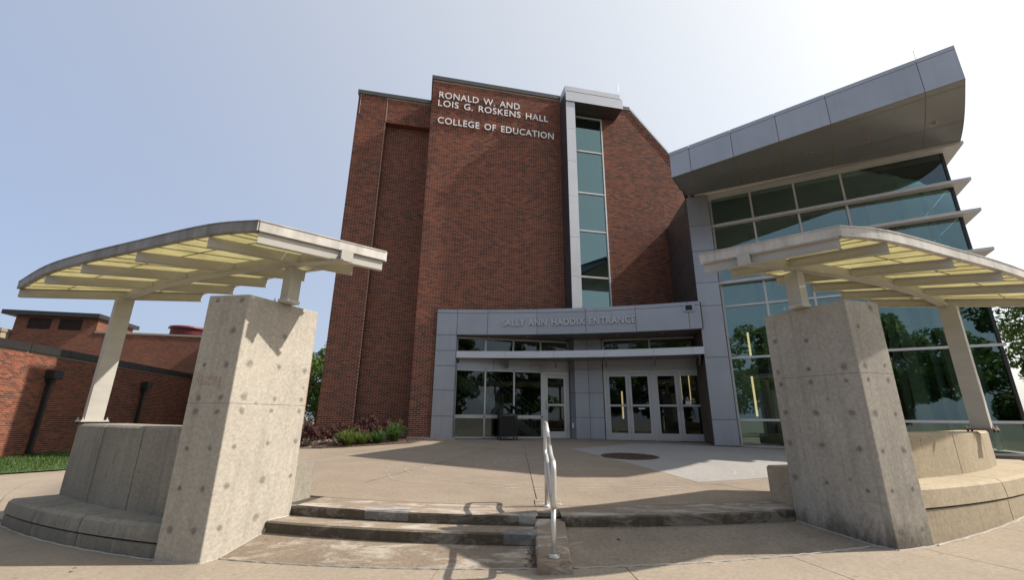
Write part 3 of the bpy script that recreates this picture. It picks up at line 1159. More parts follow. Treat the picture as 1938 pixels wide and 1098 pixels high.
def seat_wall(side, label, seat_z, rb, rw, zbase, zjoint, seat_cuts, wall_cuts, mat):
    am = sum(seat_cuts) / len(seat_cuts)
    x, y = polar(12.2, am)
    t = thing('curved_seat_wall', (x, y, zbase), label, 'bench', 'curved concrete seat walls')
    core = MB()
    a_, b_ = min(seat_cuts), max(seat_cuts)
    sector(core, 11.8, min(rb(a_), rb(b_)) - 0.05, a_ + 0.3, b_ - 0.3, -0.2, seat_z - 0.05, 10)
    sector(core, 11.8, rw - 0.05, min(wall_cuts) + 0.3, max(wall_cuts) - 0.3, seat_z - 0.05, 1.30, 10)
    core.build('core', 'joint', t)
    for i in range(len(seat_cuts) - 1):
        g = 0.05
        curved_block('base_block', rw - 0.1, rb, seat_cuts[i] + g, seat_cuts[i + 1] - g, -0.2, zjoint - 0.011, mat, t, 0.008)
        curved_block('seat_block', rw - 0.15, lambda a: rb(a) + 0.012, seat_cuts[i] + g, seat_cuts[i + 1] - g, zjoint + 0.011, seat_z, mat, t, 0.035, rt_=lambda a: rb(a) - 0.012)
    for i in range(len(wall_cuts) - 1):
        g = 0.05
        curved_block('back_block', 11.72, rw, wall_cuts[i] + g, wall_cuts[i + 1] - g, seat_z - 0.04, 1.35, mat, t, 0.03)
    # seat on the forecourt side
    for i in range(len(wall_cuts) - 1):
        g = 0.05
        lo, hi = wall_cuts[i], wall_cuts[i + 1]
        lo, hi = (lo, -16.9) if hi == -18.95 else (16.9, hi) if lo == 18.75 else (lo, hi)
        curved_block('inner_seat_block', 11.05, 11.69, lo + g, hi - g, 0.2, 0.885, mat, t, 0.03)
    return t


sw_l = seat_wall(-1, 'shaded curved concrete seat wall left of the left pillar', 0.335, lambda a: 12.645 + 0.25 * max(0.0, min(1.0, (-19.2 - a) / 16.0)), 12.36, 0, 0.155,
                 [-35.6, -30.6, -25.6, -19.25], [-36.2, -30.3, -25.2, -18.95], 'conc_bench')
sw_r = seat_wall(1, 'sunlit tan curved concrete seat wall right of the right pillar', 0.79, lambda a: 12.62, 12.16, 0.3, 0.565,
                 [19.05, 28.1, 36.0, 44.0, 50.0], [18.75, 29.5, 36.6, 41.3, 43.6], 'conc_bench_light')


# ------------------------------------------------------------------ canopies
RIBS = [((-2.991, 4.716), (-1.805, 5.671)), ((-3.667, 4.848), (-2.284, 5.870)), ((-4.969, 5.377), (-3.099, 6.169)),
        ((-6.174, 5.890), (-3.865, 6.521)), ((-7.257, 6.432), (-4.65, 6.96)), ((-8.589, 7.278), (-5.524, 7.452))]
ZB, ZT = 3.43, 3.575


def spine_hit(f, b):
    f, b = Vector(f), Vector(b)
    lo, hi = 0.0, 1.0
    for _ in range(40):
        mid = (lo + hi) / 2
        if (f + (b - f) * mid - Vector(C0)).length > 12.19:
            lo = mid
        else:
            hi = mid
    return f + (b - f) * lo


def catmull(pts, n=6):
    out = []
    for i in range(len(pts) - 1):
        p0, p1, p2, p3 = (pts[max(0, min(len(pts) - 1, i + d))] for d in (-1, 0, 1, 2))
        for k in range(n):
            t = k / n
            out.append(0.5 * ((2 * p1) + (p2 - p0) * t + (2 * p0 - 5 * p1 + 4 * p2 - p3) * t * t + (3 * p1 - p0 - 3 * p2 + p3) * t ** 3))
    out.append(pts[-1])
    return out


bolt = MB()
bolt.disc((0, 0), 0.016, 0.016, 0, 0.018, 6)
bolt.disc((0, 0), 0.008, 0.008, 0.018, 0.045, 8)
bolt_me = bpy.data.meshes.new('bolt')
bolt_me.from_pydata(bolt.v, [], bolt.f)
bolt_me.materials.append(MATS['steel_rail'])


def canopy(mir, label):
    X = (lambda p: Vector((0.86 - p[0], p[1]))) if mir else (lambda p: Vector((p[0], p[1])))
    ribs = [(X(f), X(b)) for f, b in RIBS]
    c = X((-4.6, 6.4))
    t = thing('canopy', (c.x, c.y, 1.4), label, 'canopy', 'curved translucent canopies over the seat walls')
    sp = [X(spine_hit(f, b)) for f, b in RIBS]

    def ribbon(mb, pts, half, z0, z1):
        for i in range(len(pts) - 1):
            a, b = pts[i], pts[i + 1]
            def nrm(j):
                d = pts[min(j + 1, len(pts) - 1)] - pts[max(j - 1, 0)]
                d.normalize()
                return Vector((-d.y, d.x)) * half
            na, nb = nrm(i), nrm(i + 1)
            q = [a - na, b - nb, b + nb, a + na]
            if (q[1] - q[0]).cross(q[2] - q[0]) < 0:
                q.reverse()
            mb.hexa([(p.x, p.y, z0) for p in q] + [(p.x, p.y, z1) for p in q])

    # spine: I-beam
    ext0 = sp[0] + (sp[0] - sp[1]).normalized() * 0.10
    ext1 = sp[-1] + (sp[-1] - sp[-2]).normalized() * 0.10
    spl = catmull([ext0] + sp + [ext1], 5)
    mb = MB()
    ribbon(mb, spl, 0.008, ZB + 0.012, ZT)
    ribbon(mb, spl, 0.062, ZB, ZB + 0.012)
    mb.build('spine_beam', 'canopy_paint', t)
    # ribs: channel sections, each broken at the spine
    for (f, b), s in zip(ribs, sp):
        for p, q in ((f, s), (s, b)):
            d = (q - p).normalized()
            p2 = p if p is f else p + d * 0.012
            q2 = q if q is b else q - d * 0.012
            mb = MB()
            ribbon(mb, [p2, q2], 0.006, ZB + 0.014, ZT - 0.004)
            n = Vector((-d.y, d.x)) * 0.024
            ribbon(mb, [p2 + n, q2 + n], 0.024, ZT - 0.012, ZT - 0.003)
            ribbon(mb, [p2 + n, q2 + n], 0.024, ZB + 0.006, ZB + 0.013)
            mb.build('rib', 'canopy_paint', t)
    # end plate on the near end of the spine
    d = (ribs[0][1] - ribs[0][0]).normalized()
    mb = MB()
    mb.obox(sp[0] + (sp[0] - sp[1]).normalized() * 0.11, d, Vector((-d.y, d.x)), 0.075, 0.012, ZB - 0.005, ZT)
    mb.build('end_plate', 'canopy_paint', t)
    # edge channel
    fl = catmull([f for f, b in ribs], 6)
    bl = catmull([b for f, b in ribs], 6)
    out = lambda pts, o: [p + (p - c).normalized() * 0 for p in pts]
    for pts in (fl, bl, [ribs[0][0], ribs[0][1]], [ribs[-1][0], ribs[-1][1]]):
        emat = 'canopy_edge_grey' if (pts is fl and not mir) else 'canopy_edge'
        mb = MB()
        off = []
        for i, p in enumerate(pts):
            dd = pts[min(i + 1, len(pts) - 1)] - pts[max(i - 1, 0)]
            dd.normalize()
            n = Vector((-dd.y, dd.x))
            if n.dot(p - c) < 0:
                n = -n
            e = p + n * 0.03
            if i == 0:
                e -= dd * 0.03
            if i == len(pts) - 1:
                e += dd * 0.03
            off.append(e)
        ribbon(mb, off, 0.012, ZT + 0.004, ZT + 0.125)
        ins = []
        for i, p in enumerate(pts):
            dd = pts[min(i + 1, len(pts) - 1)] - pts[max(i - 1, 0)]
            dd.normalize()
            n = Vector((-dd.y, dd.x))
            if n.dot(p - c) < 0:
                n = -n
            ins.append(p + n * -0.005)
        ribbon(mb, ins, 0.022, ZT + 0.002, ZT + 0.012)
        ribbon(mb, off, 0.020, ZT + 0.126, ZT + 0.138)
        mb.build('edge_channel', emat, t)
    # translucent roof panels, bay by bay, each in front and back leaf
    nb = 4
    fr = catmull([f for f, b in ribs], nb)
    bk = catmull([b for f, b in ribs], nb)
    for i in range(len(ribs) - 1):
        for s0, s1 in ((0.0, 0.5), (0.5, 1.0)):
            vs_, fs = [], []
            for k in range(nb + 1):
                f, b = fr[i * nb + k], bk[i * nb + k]
                f2, b2 = f.lerp(b, 0.012), b.lerp(f, 0.012)
                for s in (s0 + 0.002, s1 - 0.002):
                    p = f2.lerp(b2, s)
                    vs_ += [(p.x, p.y, ZT + 0.014), (p.x, p.y, ZT + 0.020)]
            for k in range(nb):
                a = k * 4
                fs += [(a, a + 2, a + 6, a + 4), (a + 1, a + 5, a + 7, a + 3), (a, a + 4, a + 5, a + 1), (a + 2, a + 3, a + 7, a + 6)]
            mk('roof_panel', vs_, fs, 'fiberglass', t)
        # grid bars under the panels
        for k in range(1, nb):
            f, b = fr[i * nb + k], bk[i * nb + k]
            mb = MB()
            ribbon(mb, [f.lerp(b, 0.02), b.lerp(f, 0.02)], 0.004, ZT + 0.004, ZT + 0.0135)
            mb.build('grid_bar', 'grid_olive', t)
        for s in (0.25, 0.75):
            mb = MB()
            ribbon(mb, [fr[i * nb + k].lerp(bk[i * nb + k], s) for k in range(nb + 1)], 0.004, ZT + 0.003, ZT + 0.0128)
            mb.build('grid_bar', 'grid_olive', t)
    # columns
    for (px, zb_, hx, hy, k) in (((-2.968, 5.585), 2.93, 0.060, 0.098, 1), ((-6.76, 7.33), 1.355, 0.075, 0.115, 5)):
        p = X(px)
        ds = (sp[min(k + 1, 5)] - sp[k - 1]).normalized()
        dn = Vector((-ds.y, ds.x))
        mb = MB()
        mb.obox(p, dn, ds, hy, hx, zb_ + 0.045, ZB)
        col = mb.build('column', 'canopy_paint', t)
        mb = MB()
        ex = 0.055 if zb_ < 2 else 0.004
        mb.obox(p, dn, ds, hy + ex, hx + ex + 0.02, zb_ + (0.022 if zb_ < 2 else 0.002), zb_ + 0.044)
        mb.build('base_plate', 'canopy_edge' if (not mir or zb_ > 2) else 'rust', col)
        for sx in (-1, 1):
            for sy in (-1, 1):
                q = p + dn * (hy + 0.033) * sx + ds * (hx + 0.045) * sy
                if zb_ > 2 and sx < 0:
                    continue
                place('bolt', bolt_me, Matrix.Translation((q.x, q.y, zb_ + (0.044 if zb_ < 2 else -0.002))), col)
                mb = MB()
                if zb_ < 2:
                    mb.disc(q, 0.014, 0.014, zb_ - 0.01, zb_ + 0.022, 8)
                    mb.build('levelling_nut', 'black_metal', col)
    return t, ribs


cn_l, _ = canopy(False, 'curved canopy with yellow translucent roof on the left pillar')
cn_r, rr_ = canopy(True, 'curved canopy with yellow translucent roof on the right pillar, rusty edge')
# maker's plate on the right canopy edge
a_, b_ = rr_[0][0], rr_[1][0]
d_ = (b_ - a_).normalized()
n_ = Vector((d_.y, -d_.x))
p_ = a_ + d_ * 0.30 + n_ * 0.046
mb = MB()
mb.obox(p_, d_, n_, 0.065, 0.003, ZT + 0.045, ZT + 0.085)
mb.build('makers_plate', 'sticker_black', cn_r)
for k in range(6):
    mb = MB()
    mb.obox(p_ + n_ * 0.004 + d_ * (-0.045 + k * 0.015), d_, n_, 0.004, 0.001, ZT + 0.062 - 0.004 * (k % 2), ZT + 0.072 - 0.003 * (k % 3))
    mb.build('plate_mark', 'sticker_white', cn_r)

# ------------------------------------------------------------------ brick tower
BU, BZ, BW, BH = 0.2135, 0.0677, 0.2000, 0.0545


def uvwall(name, P, u0, u1, z0, z1, mat, parent, nrm=None):
    o = mk(name, [P(u0, z0), P(u1, z0), P(u1, z1), P(u0, z1)], [(0, 1, 2, 3)], mat, parent)
    uv = o.data.uv_layers.new(name='UVMap')
    for li, c in zip(range(4), ((u0, z0), (u1, z0), (u1, z1), (u0, z1))):
        uv.data[li].uv = c
    return o


full_brick = MB()
full_brick.v = [(0, 0, 0), (BW, 0, 0), (BW, 0, BH), (0, 0, BH), (0, 0.03, 0), (BW, 0.03, 0), (BW, 0.03, BH), (0, 0.03, BH)]
full_brick.f = [(0, 1, 2, 3), (1, 5, 6, 2), (4, 0, 3, 7), (3, 2, 6, 7), (4, 5, 1, 0)]
fb_me = bpy.data.meshes.new('brick')
fb_me.from_pydata(full_brick.v, [], full_brick.f)
fb_me.materials.append(MATS['brick'])


def brick_field(parent, P, eu, en, u0, u1, z0, z1, u1f=None, u0f=None, hidden=None, singles=0):
    """bricks laid in running bond on the face P(u,z,dep); the nearest visible ones as objects, the rest as one mesh"""
    items = []
    nr = int((z1 - z0) / BZ)
    for r in range(nr):
        z = z0 + r * BZ + 0.005
        ue = u1f(z + BH) if u1f else u1
        us = u0f(z) if u0f else u0
        u = us - (0.5 * BU if r % 2 else 0)
        while u < ue - 0.03:
            a, b = max(u, us) + 0.0, min(u + BW, ue)
            if b - a > 0.04:
                items.append((a, b, z))
            u += BU
    eye = Vector((0, 0, EYE))
    order = []
    if singles:
        cand = []
        for i, (a, b, z) in enumerate(items):
            if b - a > BW - 1e-4 and not (hidden and hidden((a + b) / 2, z)):
                cand.append(((P((a + b) / 2, z, 0) - eye).length, i))
        cand.sort()
        order = set(i for _, i in cand[:singles])
    vs_, fs = [], []
    en3 = Vector((en[0], en[1], 0))
    eu3 = Vector((eu[0], eu[1], 0))
    rot = Matrix(((eu3.x, -en3.x, 0, 0), (eu3.y, -en3.y, 0, 0), (0, 0, 1, 0), (0, 0, 0, 1)))
    for i, (a, b, z) in enumerate(items):
        j = rnd.uniform(-0.0018, 0.0018)
        if i in order:
            M = Matrix.Translation(P(a, z, 0.0 + j)) @ rot
            place('brick', fb_me, M, parent)
            continue
        n = len(vs_)
        for d in (j, -0.03):
            for uu, zz in ((a, z), (b, z), (b, z + BH), (a, z + BH)):
                vs_.append(P(uu, zz, d))
        fs += [(n, n + 1, n + 2, n + 3), (n + 1, n + 5, n + 6, n + 2), (n + 4, n, n + 3, n + 7), (n + 3, n + 2, n + 6, n + 7), (n + 4, n + 5, n + 1, n)]
    return mk('brickwork', vs_, fs, 'brick', parent, kind='stuff')


bt = thing('brick_tower', FP(4, 0.7, -2), 'tall dark red brick hall with white lettering near its roof', 'building')


def wall_block(name, u0, u1, z0, z1, d0, d1, mat='mortar', parent=bt, slope=None):
    mb = MB()
    a, b, c, d = (FP(u0, 0, d0), FP(u1, 0, d0), FP(u1, 0, d1), FP(u0, 0, d1))
    top = slope if slope else [z1] * 4
    mb.hexa([(a.x, a.y, z0), (b.x, b.y, z0), (c.x, c.y, z0), (d.x, d.y, z0), (a.x, a.y, top[0]), (b.x, b.y, top[1]), (c.x, c.y, top[2]), (d.x, d.y, top[3])])
    return mb.build(name, mat, parent)


MD = -0.009                              # mortar face sits behind the brick face
ZR = 16.05
front = wall_block('front_wall', 0.0, 0.9, 0.3, 4.45, MD, -0.6)
up_l = wall_block('front_wall', 0.0, 5.93, 4.45, ZR, MD, -4.0)
# right part with the sloping parapet
mb = MB()
poly = [(7.99, 4.45), (11.75, 4.45), (11.75, 13.45), (9.50, ZR), (7.99, ZR)]
vv = [FP(u, z, MD) for u, z in poly] + [FP(u, z, -4.0) for u, z in poly]
mb.v = [tuple(v) for v in vv]
mb.f = [(0, 1, 2, 3, 4), (9, 8, 7, 6, 5)] + [(i, 5 + i, 5 + (i + 1) % 5, (i + 1) % 5) for i in range(5)]
up_r = mb.build('front_wall', 'mortar', bt)
zlim = lambda z: 11.75 if z < 13.45 else 11.75 - (z - 13.45) * (2.25 / 2.60)
brick_field(front, FP, F, N, 0.0, 0.9, 0.62, 4.4795, singles=150, hidden=lambda u, z: u > 0.78)
brick_field(up_l, FP, F, N, 0.0, 5.92, 4.4789, ZR, singles=150, hidden=lambda u, z: z < 5.45 and u > 0.75)
brick_field(up_r, FP, F, N, 7.99, 11.75, 4.46, ZR, u1f=zlim)
# left return of the front tower
def FL(u, z, dep=0.0):
    p = T0 + N * (-u) - F * dep * 1.0
    return Vector((p.x, p.y, z))
lw = wall_block('return_wall', 0.009, 0.3, 0.3, ZR - 0.004, MD - 0.6, -1.8)
brick_field(lw, FL, -N, -F, 0.01, 1.65, 0.62, ZR)
# coping
def cop(u0, u1, d0, d1, z0, z1, name='coping'):
    return wall_block(name, u0, u1, z0, z1, d0, d1, 'coping')
cop(-0.05, 5.93, 0.05, -0.35, ZR, ZR + 0.2)
cop(-0.05, 0.35, -0.35, -4.0, ZR, ZR + 0.196)
cop(8.7, 9.53, 0.05, -0.35, ZR, ZR + 0.2)
mb = MB()
a, b = FP(9.53, ZR + 0.06, 0), FP(11.80, 13.45, 0)
sl = (b - a)
nn = Vector((-(sl.z), 0, 0))
for q0, q1, d0, d1, th in ((a, b, 0.05, -0.35, 0.09),):
    nv = Vector((F.x * -sl.z, F.y * -sl.z, sl.dot(Vector((F.x, F.y, 0))))).normalized() * th
    d3 = Vector((N.x, N.y, 0))
    P8 = [q0 + d3 * d0, q1 + d3 * d0, q1 + d3 * d1, q0 + d3 * d1]
    mb.hexa(P8 + [p + nv for p in P8])
mb.build('coping', 'panel_light', bt)
wall_block('roof', 0.0, 11.4, 12.9, 13.1, -4.0, -13.0, 'roof_gravel')
wall_block('rear_light_block', 0.05, 11.4, 0.3, 12.9, -8.2, -13.0)  # unseen box behind the tower, added to block light
# block seen behind the sloping parapet
uvwall('brick_face', lambda v, z, dep=0: FP(11.755, z, -v), 0.0, 4.0, 4.4, 13.45, 'far_brick', up_r)
rb_ = wall_block('rear_block', 9.0, 20.0, 0.3, 17.2, -7.5, -13.0)
P_rb = lambda u, z, dep=0: FP(u, z, -7.49 + dep)
uvwall('brick_face', P_rb, 9.0, 20.0, 10.0, 17.2, 'far_brick', rb_)
wall_block('coping', 8.95, 20.05, 17.2, 17.45, -7.42, -7.9, 'coping')

# left block, set back 1.6 m, with a recessed bay
SB = -1.6
lb1 = wall_block('side_wall', -3.35, -2.04, 0.3, 16.0, SB + MD, -17.0)
lb2 = wall_block('side_wall', -2.04, 0.0, 14.65, 16.0, SB + MD, -17.0)
lb3 = wall_block('side_wall', -2.04, 0.0, 0.3, 14.65, SB + MD - 0.35, -17.0)
FS = lambda u, z, dep=0: FP(u, z, SB + dep)
FR_ = lambda u, z, dep=0: FP(u, z, SB - 0.35 + dep)
brick_field(lb1, FS, F, N, -3.35, -2.045, 0.62, 16.0)
brick_field(lb2, FS, F, N, -2.04, -0.0, 14.655, 16.0)
brick_field(lb3, FR_, F, N, -2.035, -0.0, 0.62, 14.645)
cop(-3.40, 0.0, SB + 0.05, SB - 0.35, 16.0, 16.2)
mb = MB()
p = FP(-2.04, 0, SB + 0.004)
mb.tube([(p.x, p.y, 14.66), (p.x, p.y, 16.0)], 0.010, 6)
mb.build('sealant_joint', 'caulk', bt)
mb = MB()
p = FP(-3.25, 0, SB + 0.002)
mb.tube([(p.x, p.y, 14.9), (p.x, p.y, 16.0)], 0.010, 6)
mb.build('sealant_joint', 'caulk', bt)
# brick returns of the recessed bay
PS = lambda v, z, dep=0: FP(-2.04 + 0.004, z, SB - v)
uvwall('recess_return', PS, 0.0, 0.36, 0.6, 14.65, 'far_brick', lb1)
mb = MB()
mb.quad(FP(-2.04, 14.645, SB - 0.36), FP(0, 14.645, SB - 0.36), FP(0, 14.645, SB), FP(-2.04, 14.645, SB))
mb.build('recess_head', 'brick', lb2)
# plinth bits at the foot of the tower
mb = MB()
for u0, u1, d in ((-0.02, 0.95, 0.36), (0.95, 1.62, 0.62)):
    a, b, c, d4 = FP(u0, 0, d), FP(u1, 0, d), FP(u1, 0, 0.0), FP(u0, 0, 0.0)
    zz = plaza_z(a.x, a.y)
    mb.hexa([(q.x, q.y, 0.5) for q in (a, b, c, d4)] + [(a.x, a.y, zz + 0.02), (b.x, b.y, zz + 0.02), (c.x, c.y, zz + 0.10), (d4.x, d4.y, zz + 0.10)])
mb.build('footing', 'conc_walk', bt)

# stairwell strip window with projecting fin
sw_in = wall_block('stairwell', 5.95, 7.97, 4.6, 16.0, -3.2, -3.9, 'interior_dark')
wall_block('stairwell', 5.93, 6.0, 4.6, 16.0, -0.2, -3.2, 'interior_dark')
for z in (6.6, 10.1, 13.6):
    wall_block('stair_landing', 6.0, 7.97, z, z + 0.25, -0.9, -3.1, 'interior_wall')
wall_block('roof', 5.93, 7.99, 15.95, 16.04, 0.0, -4.0, 'coping')
LV = [5.35, 7.24, 9.36, 11.21, 13.37, 15.23]
win = wall_block('window_frame', 7.93, 7.99, 5.3, 15.25, 0.06, -0.1, 'alu_white')
for i, z in enumerate(LV):
    wall_block('mullion', 6.38, 7.93, z - 0.035, z + 0.035, 0.05, -0.05, 'alu_white', win)
wall_block('mullion', 6.38, 6.42, 5.3, 15.2, 0.03, -0.05, 'alu_white', win)
for i in range(5):
    a, b, c, d = FP(6.42, LV[i] + 0.035, 0), FP(7.93, LV[i] + 0.035, 0), FP(7.93, LV[i + 1] - 0.035, 0), FP(6.42, LV[i + 1] - 0.035, 0)
    panel('pane', a, b, c, d, (N.x, N.y, 0), 0.012, 'glass_strip', win, 0.0)
# fin: backing and panels
FD = 0.82
wall_block('fin_core', 5.955, 6.35, 5.35, 15.34, FD - 0.02, -0.3, 'reveal')
finz = [5.36, 6.95, 8.65, 10.55, 12.25, 13.9, 15.33]
for i in range(len(finz) - 1):
    z0, z1 = finz[i], finz[i + 1]
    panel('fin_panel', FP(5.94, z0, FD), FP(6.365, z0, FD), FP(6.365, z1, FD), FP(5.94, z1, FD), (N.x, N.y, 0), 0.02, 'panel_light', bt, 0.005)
    panel('fin_panel', FP(5.937, z0, 0.01), FP(5.937, z0, FD - 0.022), FP(5.937, z1, FD - 0.022), FP(5.937, z1, 0.01), (-F.x, -F.y, 0), 0.018, 'panel_shaded', bt, 0.005)  # left side of the fin, shade painted by the darker copy
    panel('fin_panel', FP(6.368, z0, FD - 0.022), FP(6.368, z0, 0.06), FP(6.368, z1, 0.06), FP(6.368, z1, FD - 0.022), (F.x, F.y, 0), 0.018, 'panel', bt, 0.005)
# hood on top of the fin
wall_block('hood_core', 5.955, 8.68, 15.36, 15.90, FD + 0.02, -0.5, 'reveal')
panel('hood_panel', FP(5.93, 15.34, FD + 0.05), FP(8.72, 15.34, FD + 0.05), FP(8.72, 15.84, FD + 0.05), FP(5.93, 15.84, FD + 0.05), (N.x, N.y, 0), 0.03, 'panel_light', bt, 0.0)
panel('hood_panel', FP(5.93, 15.34, -0.3), FP(5.93, 15.34, FD + 0.02), FP(5.93, 15.84, FD + 0.02), FP(5.93, 15.84, -0.3), (-F.x, -F.y, 0), 0.02, 'panel_shaded', bt, 0.0)  # left end of the hood, shade in the colour
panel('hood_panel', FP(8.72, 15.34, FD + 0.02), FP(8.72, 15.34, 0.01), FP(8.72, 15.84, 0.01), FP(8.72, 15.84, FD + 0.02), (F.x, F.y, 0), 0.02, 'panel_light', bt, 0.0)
wall_block('hood_cap', 5.94, 8.66, 15.845, 16.22, FD - 0.06, -0.5, 'panel_light')
for k in range(2):
    u0, u1 = ((6.39, 7.55), (7.56, 8.70))[k]
    panel('hood_soffit', FP(u0, 15.335, -0.0), FP(u1, 15.335, -0.0), FP(u1, 15.335, FD + 0.04), FP(u0, 15.335, FD + 0.04), (0, 0, -1), 0.02, 'panel_shaded', bt, 0.004)  # underside shade is in the panel colour
for u, d, z in ((6.05, 0.9, 16.22), (8.55, 0.9, 16.22), (0.25, -0.15, 16.25)):
    p = FP(u, 0, d)
    mb = MB()
    mb.tube([(p.x, p.y, z), (p.x, p.y, z + 0.42)], 0.006, 5)
    mb.build('lightning_rod', 'alu', bt)

# lettering high on the tower
F3, N3, UP = Vector((F.x, F.y, 0)), Vector((N.x, N.y, 0)), Vector((0, 0, 1))
for body, u0, u1, zb, lab in (('RONALD W. AND', 0.31, 3.97, 15.10, 'raised white letters RONALD W. AND, top line on the brick tower'),
                              ('LOIS G. ROSKENS HALL', 0.29, 5.32, 14.66, 'raised white letters LOIS G. ROSKENS HALL, middle line on the brick tower'),
                              ('COLLEGE OF EDUCATION', 0.32, 5.58, 13.77, 'raised white letters COLLEGE OF EDUCATION, lowest line on the brick tower')):
    s = thing('sign_lettering', FP(u0, zb, 0), lab, 'lettering', 'white lettering lines on the tower')
    text_letters(body, FP(u0, zb, 0), F3, UP, N3, u1 - u0, 0.315, 0.05, 'letter_white', s, bold=0.0)

# ------------------------------------------------------------------ entrance front
ent = thing('entrance_pavilion', (1.8, 16.2, 0.76), 'low grey metal panelled entrance with glass doors below the tower', 'entrance')
AC, AR = Vector((-1.84, -6.758)), 22.736


def arcp(x, o=0.0):
    y = AC.y + math.sqrt((AR + o) ** 2 - (x - AC.x) ** 2)
    return Vector((x, y))


def arcn(x):
    p = arcp(x)
    return (AC - p).normalized()


ZF0, ZF1, ZFJ = 4.46, 5.43, 5.28
xs = frange(-2.81, 6.50, 24)
# core / roof
fl_ = [arcp(x, 0.02) for x in xs]
bk_ = [Vector((7.0, 18.2)), Vector((FP(0.85, 0).x, FP(0.85, 0).y + 0.03))]
mb = MB()
mb.prism([(p.x, p.y) for p in fl_] + [(bk_[0].x, bk_[0].y), (bk_[1].x, bk_[1].y)], ZF0 + 0.02, ZF1 - 0.03)
mb.build('fascia_core', 'reveal', ent)
mb = MB()
mb.prism([(p.x, p.y) for p in [arcp(x, 0.012) for x in xs]] + [(bk_[0].x, bk_[0].y), (bk_[1].x, bk_[1].y)], ZF0 - 0.004, ZF0 + 0.016)
mb.build('soffit', 'soffit', ent)


def arc_panel(name, x0, x1, z0, z1, mat, parent, o=0.0, t=0.018, gap=0.008):
    xs_ = frange(x0 + gap, x1 - gap, 5)
    mb = MB()
    n = len(xs_)
    for x in xs_:
        p, q = arcp(x, -o), arcp(x, -o + t)
        mb.v += [(p.x, p.y, z0 + gap), (p.x, p.y, z1 - gap), (q.x, q.y, z1 - gap), (q.x, q.y, z0 + gap)]
    for i in range(n - 1):
        for k in range(4):
            k2 = (k + 1) % 4
            mb.f.append((i * 4 + k2, i * 4 + k, (i + 1) * 4 + k, (i + 1) * 4 + k2))
    mb.f.append((3, 2, 1, 0)[::-1])
    e = (n - 1) * 4
    mb.f.append((e + 3, e + 2, e + 1, e))
    return mb.build(name, mat, parent)


FX = [-2.81, -2.05, -0.90, 0.94, 2.71, 4.42, 6.10, 6.47]
for i in range(len(FX) - 1):
    arc_panel('fascia_panel', FX[i], FX[i + 1], ZFJ, ZF1, 'panel', ent)
    arc_panel('fascia_panel', FX[i], FX[i + 1], ZF0 if i else 4.44, ZFJ, 'panel', ent)
# louvred box in the fascia by the lobby column
p = arcp(6.12)
n = arcn(6.12)
tn = Vector((-n.y, n.x)) * -1
mb = MB()
for (dx0, dx1, dz0, dz1) in ((-0.17, 0.17, 0.09, 0.14), (-0.17, 0.17, -0.14, -0.09), (-0.17, -0.11, -0.09, 0.09), (0.11, 0.17, -0.09, 0.09)):
    c = p + tn * ((dx0 + dx1) / 2) + n * 0.025
    mb.obox(c, tn, n, (dx1 - dx0) / 2, 0.022, 5.20 + dz0, 5.20 + dz1)
mb.build('vent_frame', 'panel', ent)
mb = MB()
mb.obox(p + n * 0.012, tn, n, 0.11, 0.006, 5.11, 5.29)
mb.build('vent_opening', 'black_metal', ent)

# left pier
PZ = [0.74, 1.53, 2.43, 3.30, 3.86, 4.44]
mb = MB()
a, b = arcp(-2.79, 0.03), arcp(-2.07, 0.03)
mb.prism([(a.x, a.y), (b.x, b.y), (b.x + 0.1, b.y + 0.55), (a.x + 0.1, a.y + 0.40)], 0.5, 4.47)
mb.build('pier_core', 'reveal', ent)
for i in range(5):
    arc_panel('pier_panel', -2.81, -2.05, PZ[i], PZ[i + 1], 'panel', ent)
    a, b = arcp(-2.045, 0.02), arcp(-2.045, 0.30)
    panel('pier_panel', (a.x, a.y, PZ[i]), (b.x + 0.03, b.y, PZ[i]), (b.x + 0.03, b.y, PZ[i + 1]), (a.x, a.y, PZ[i + 1]), (1, 0, 0), 0.015, 'panel', ent, 0.005)

# lettering on the fascia
s = thing('sign_lettering', (2, 15.6, 4.9), 'raised grey metal letters SALLY ANN HADDIX ENTRANCE on the curved fascia', 'lettering')
words = 'SALLY ANN HADDIX ENTRANCE'
x0, x1 = -0.36, 4.42


def curved_text(body, x0, x1, zb, h, depth, mat, parent):
    tmp = thing('tmp', (0, 0, 0), 'x', 'x')
    text_letters(body, (0, 0, 0), (1, 0, 0), (0, 0, 1), (0, -1, 0), x1 - x0, h, depth, mat, tmp, bold=0.022)
    for ch in list(tmp.children):
        base = W(parent)
        for v in ch.data.vertices:
            x = x0 + v.co.x
            p = arcp(x) + arcn(x) * (-v.co.y)
            v.co = Vector((p.x, p.y, zb + v.co.z)) - base
        ch.parent = parent
    bpy.data.objects.remove(tmp)


curved_text(words, x0, x1, 4.79, 0.245, 0.045, 'letter_metal', s)

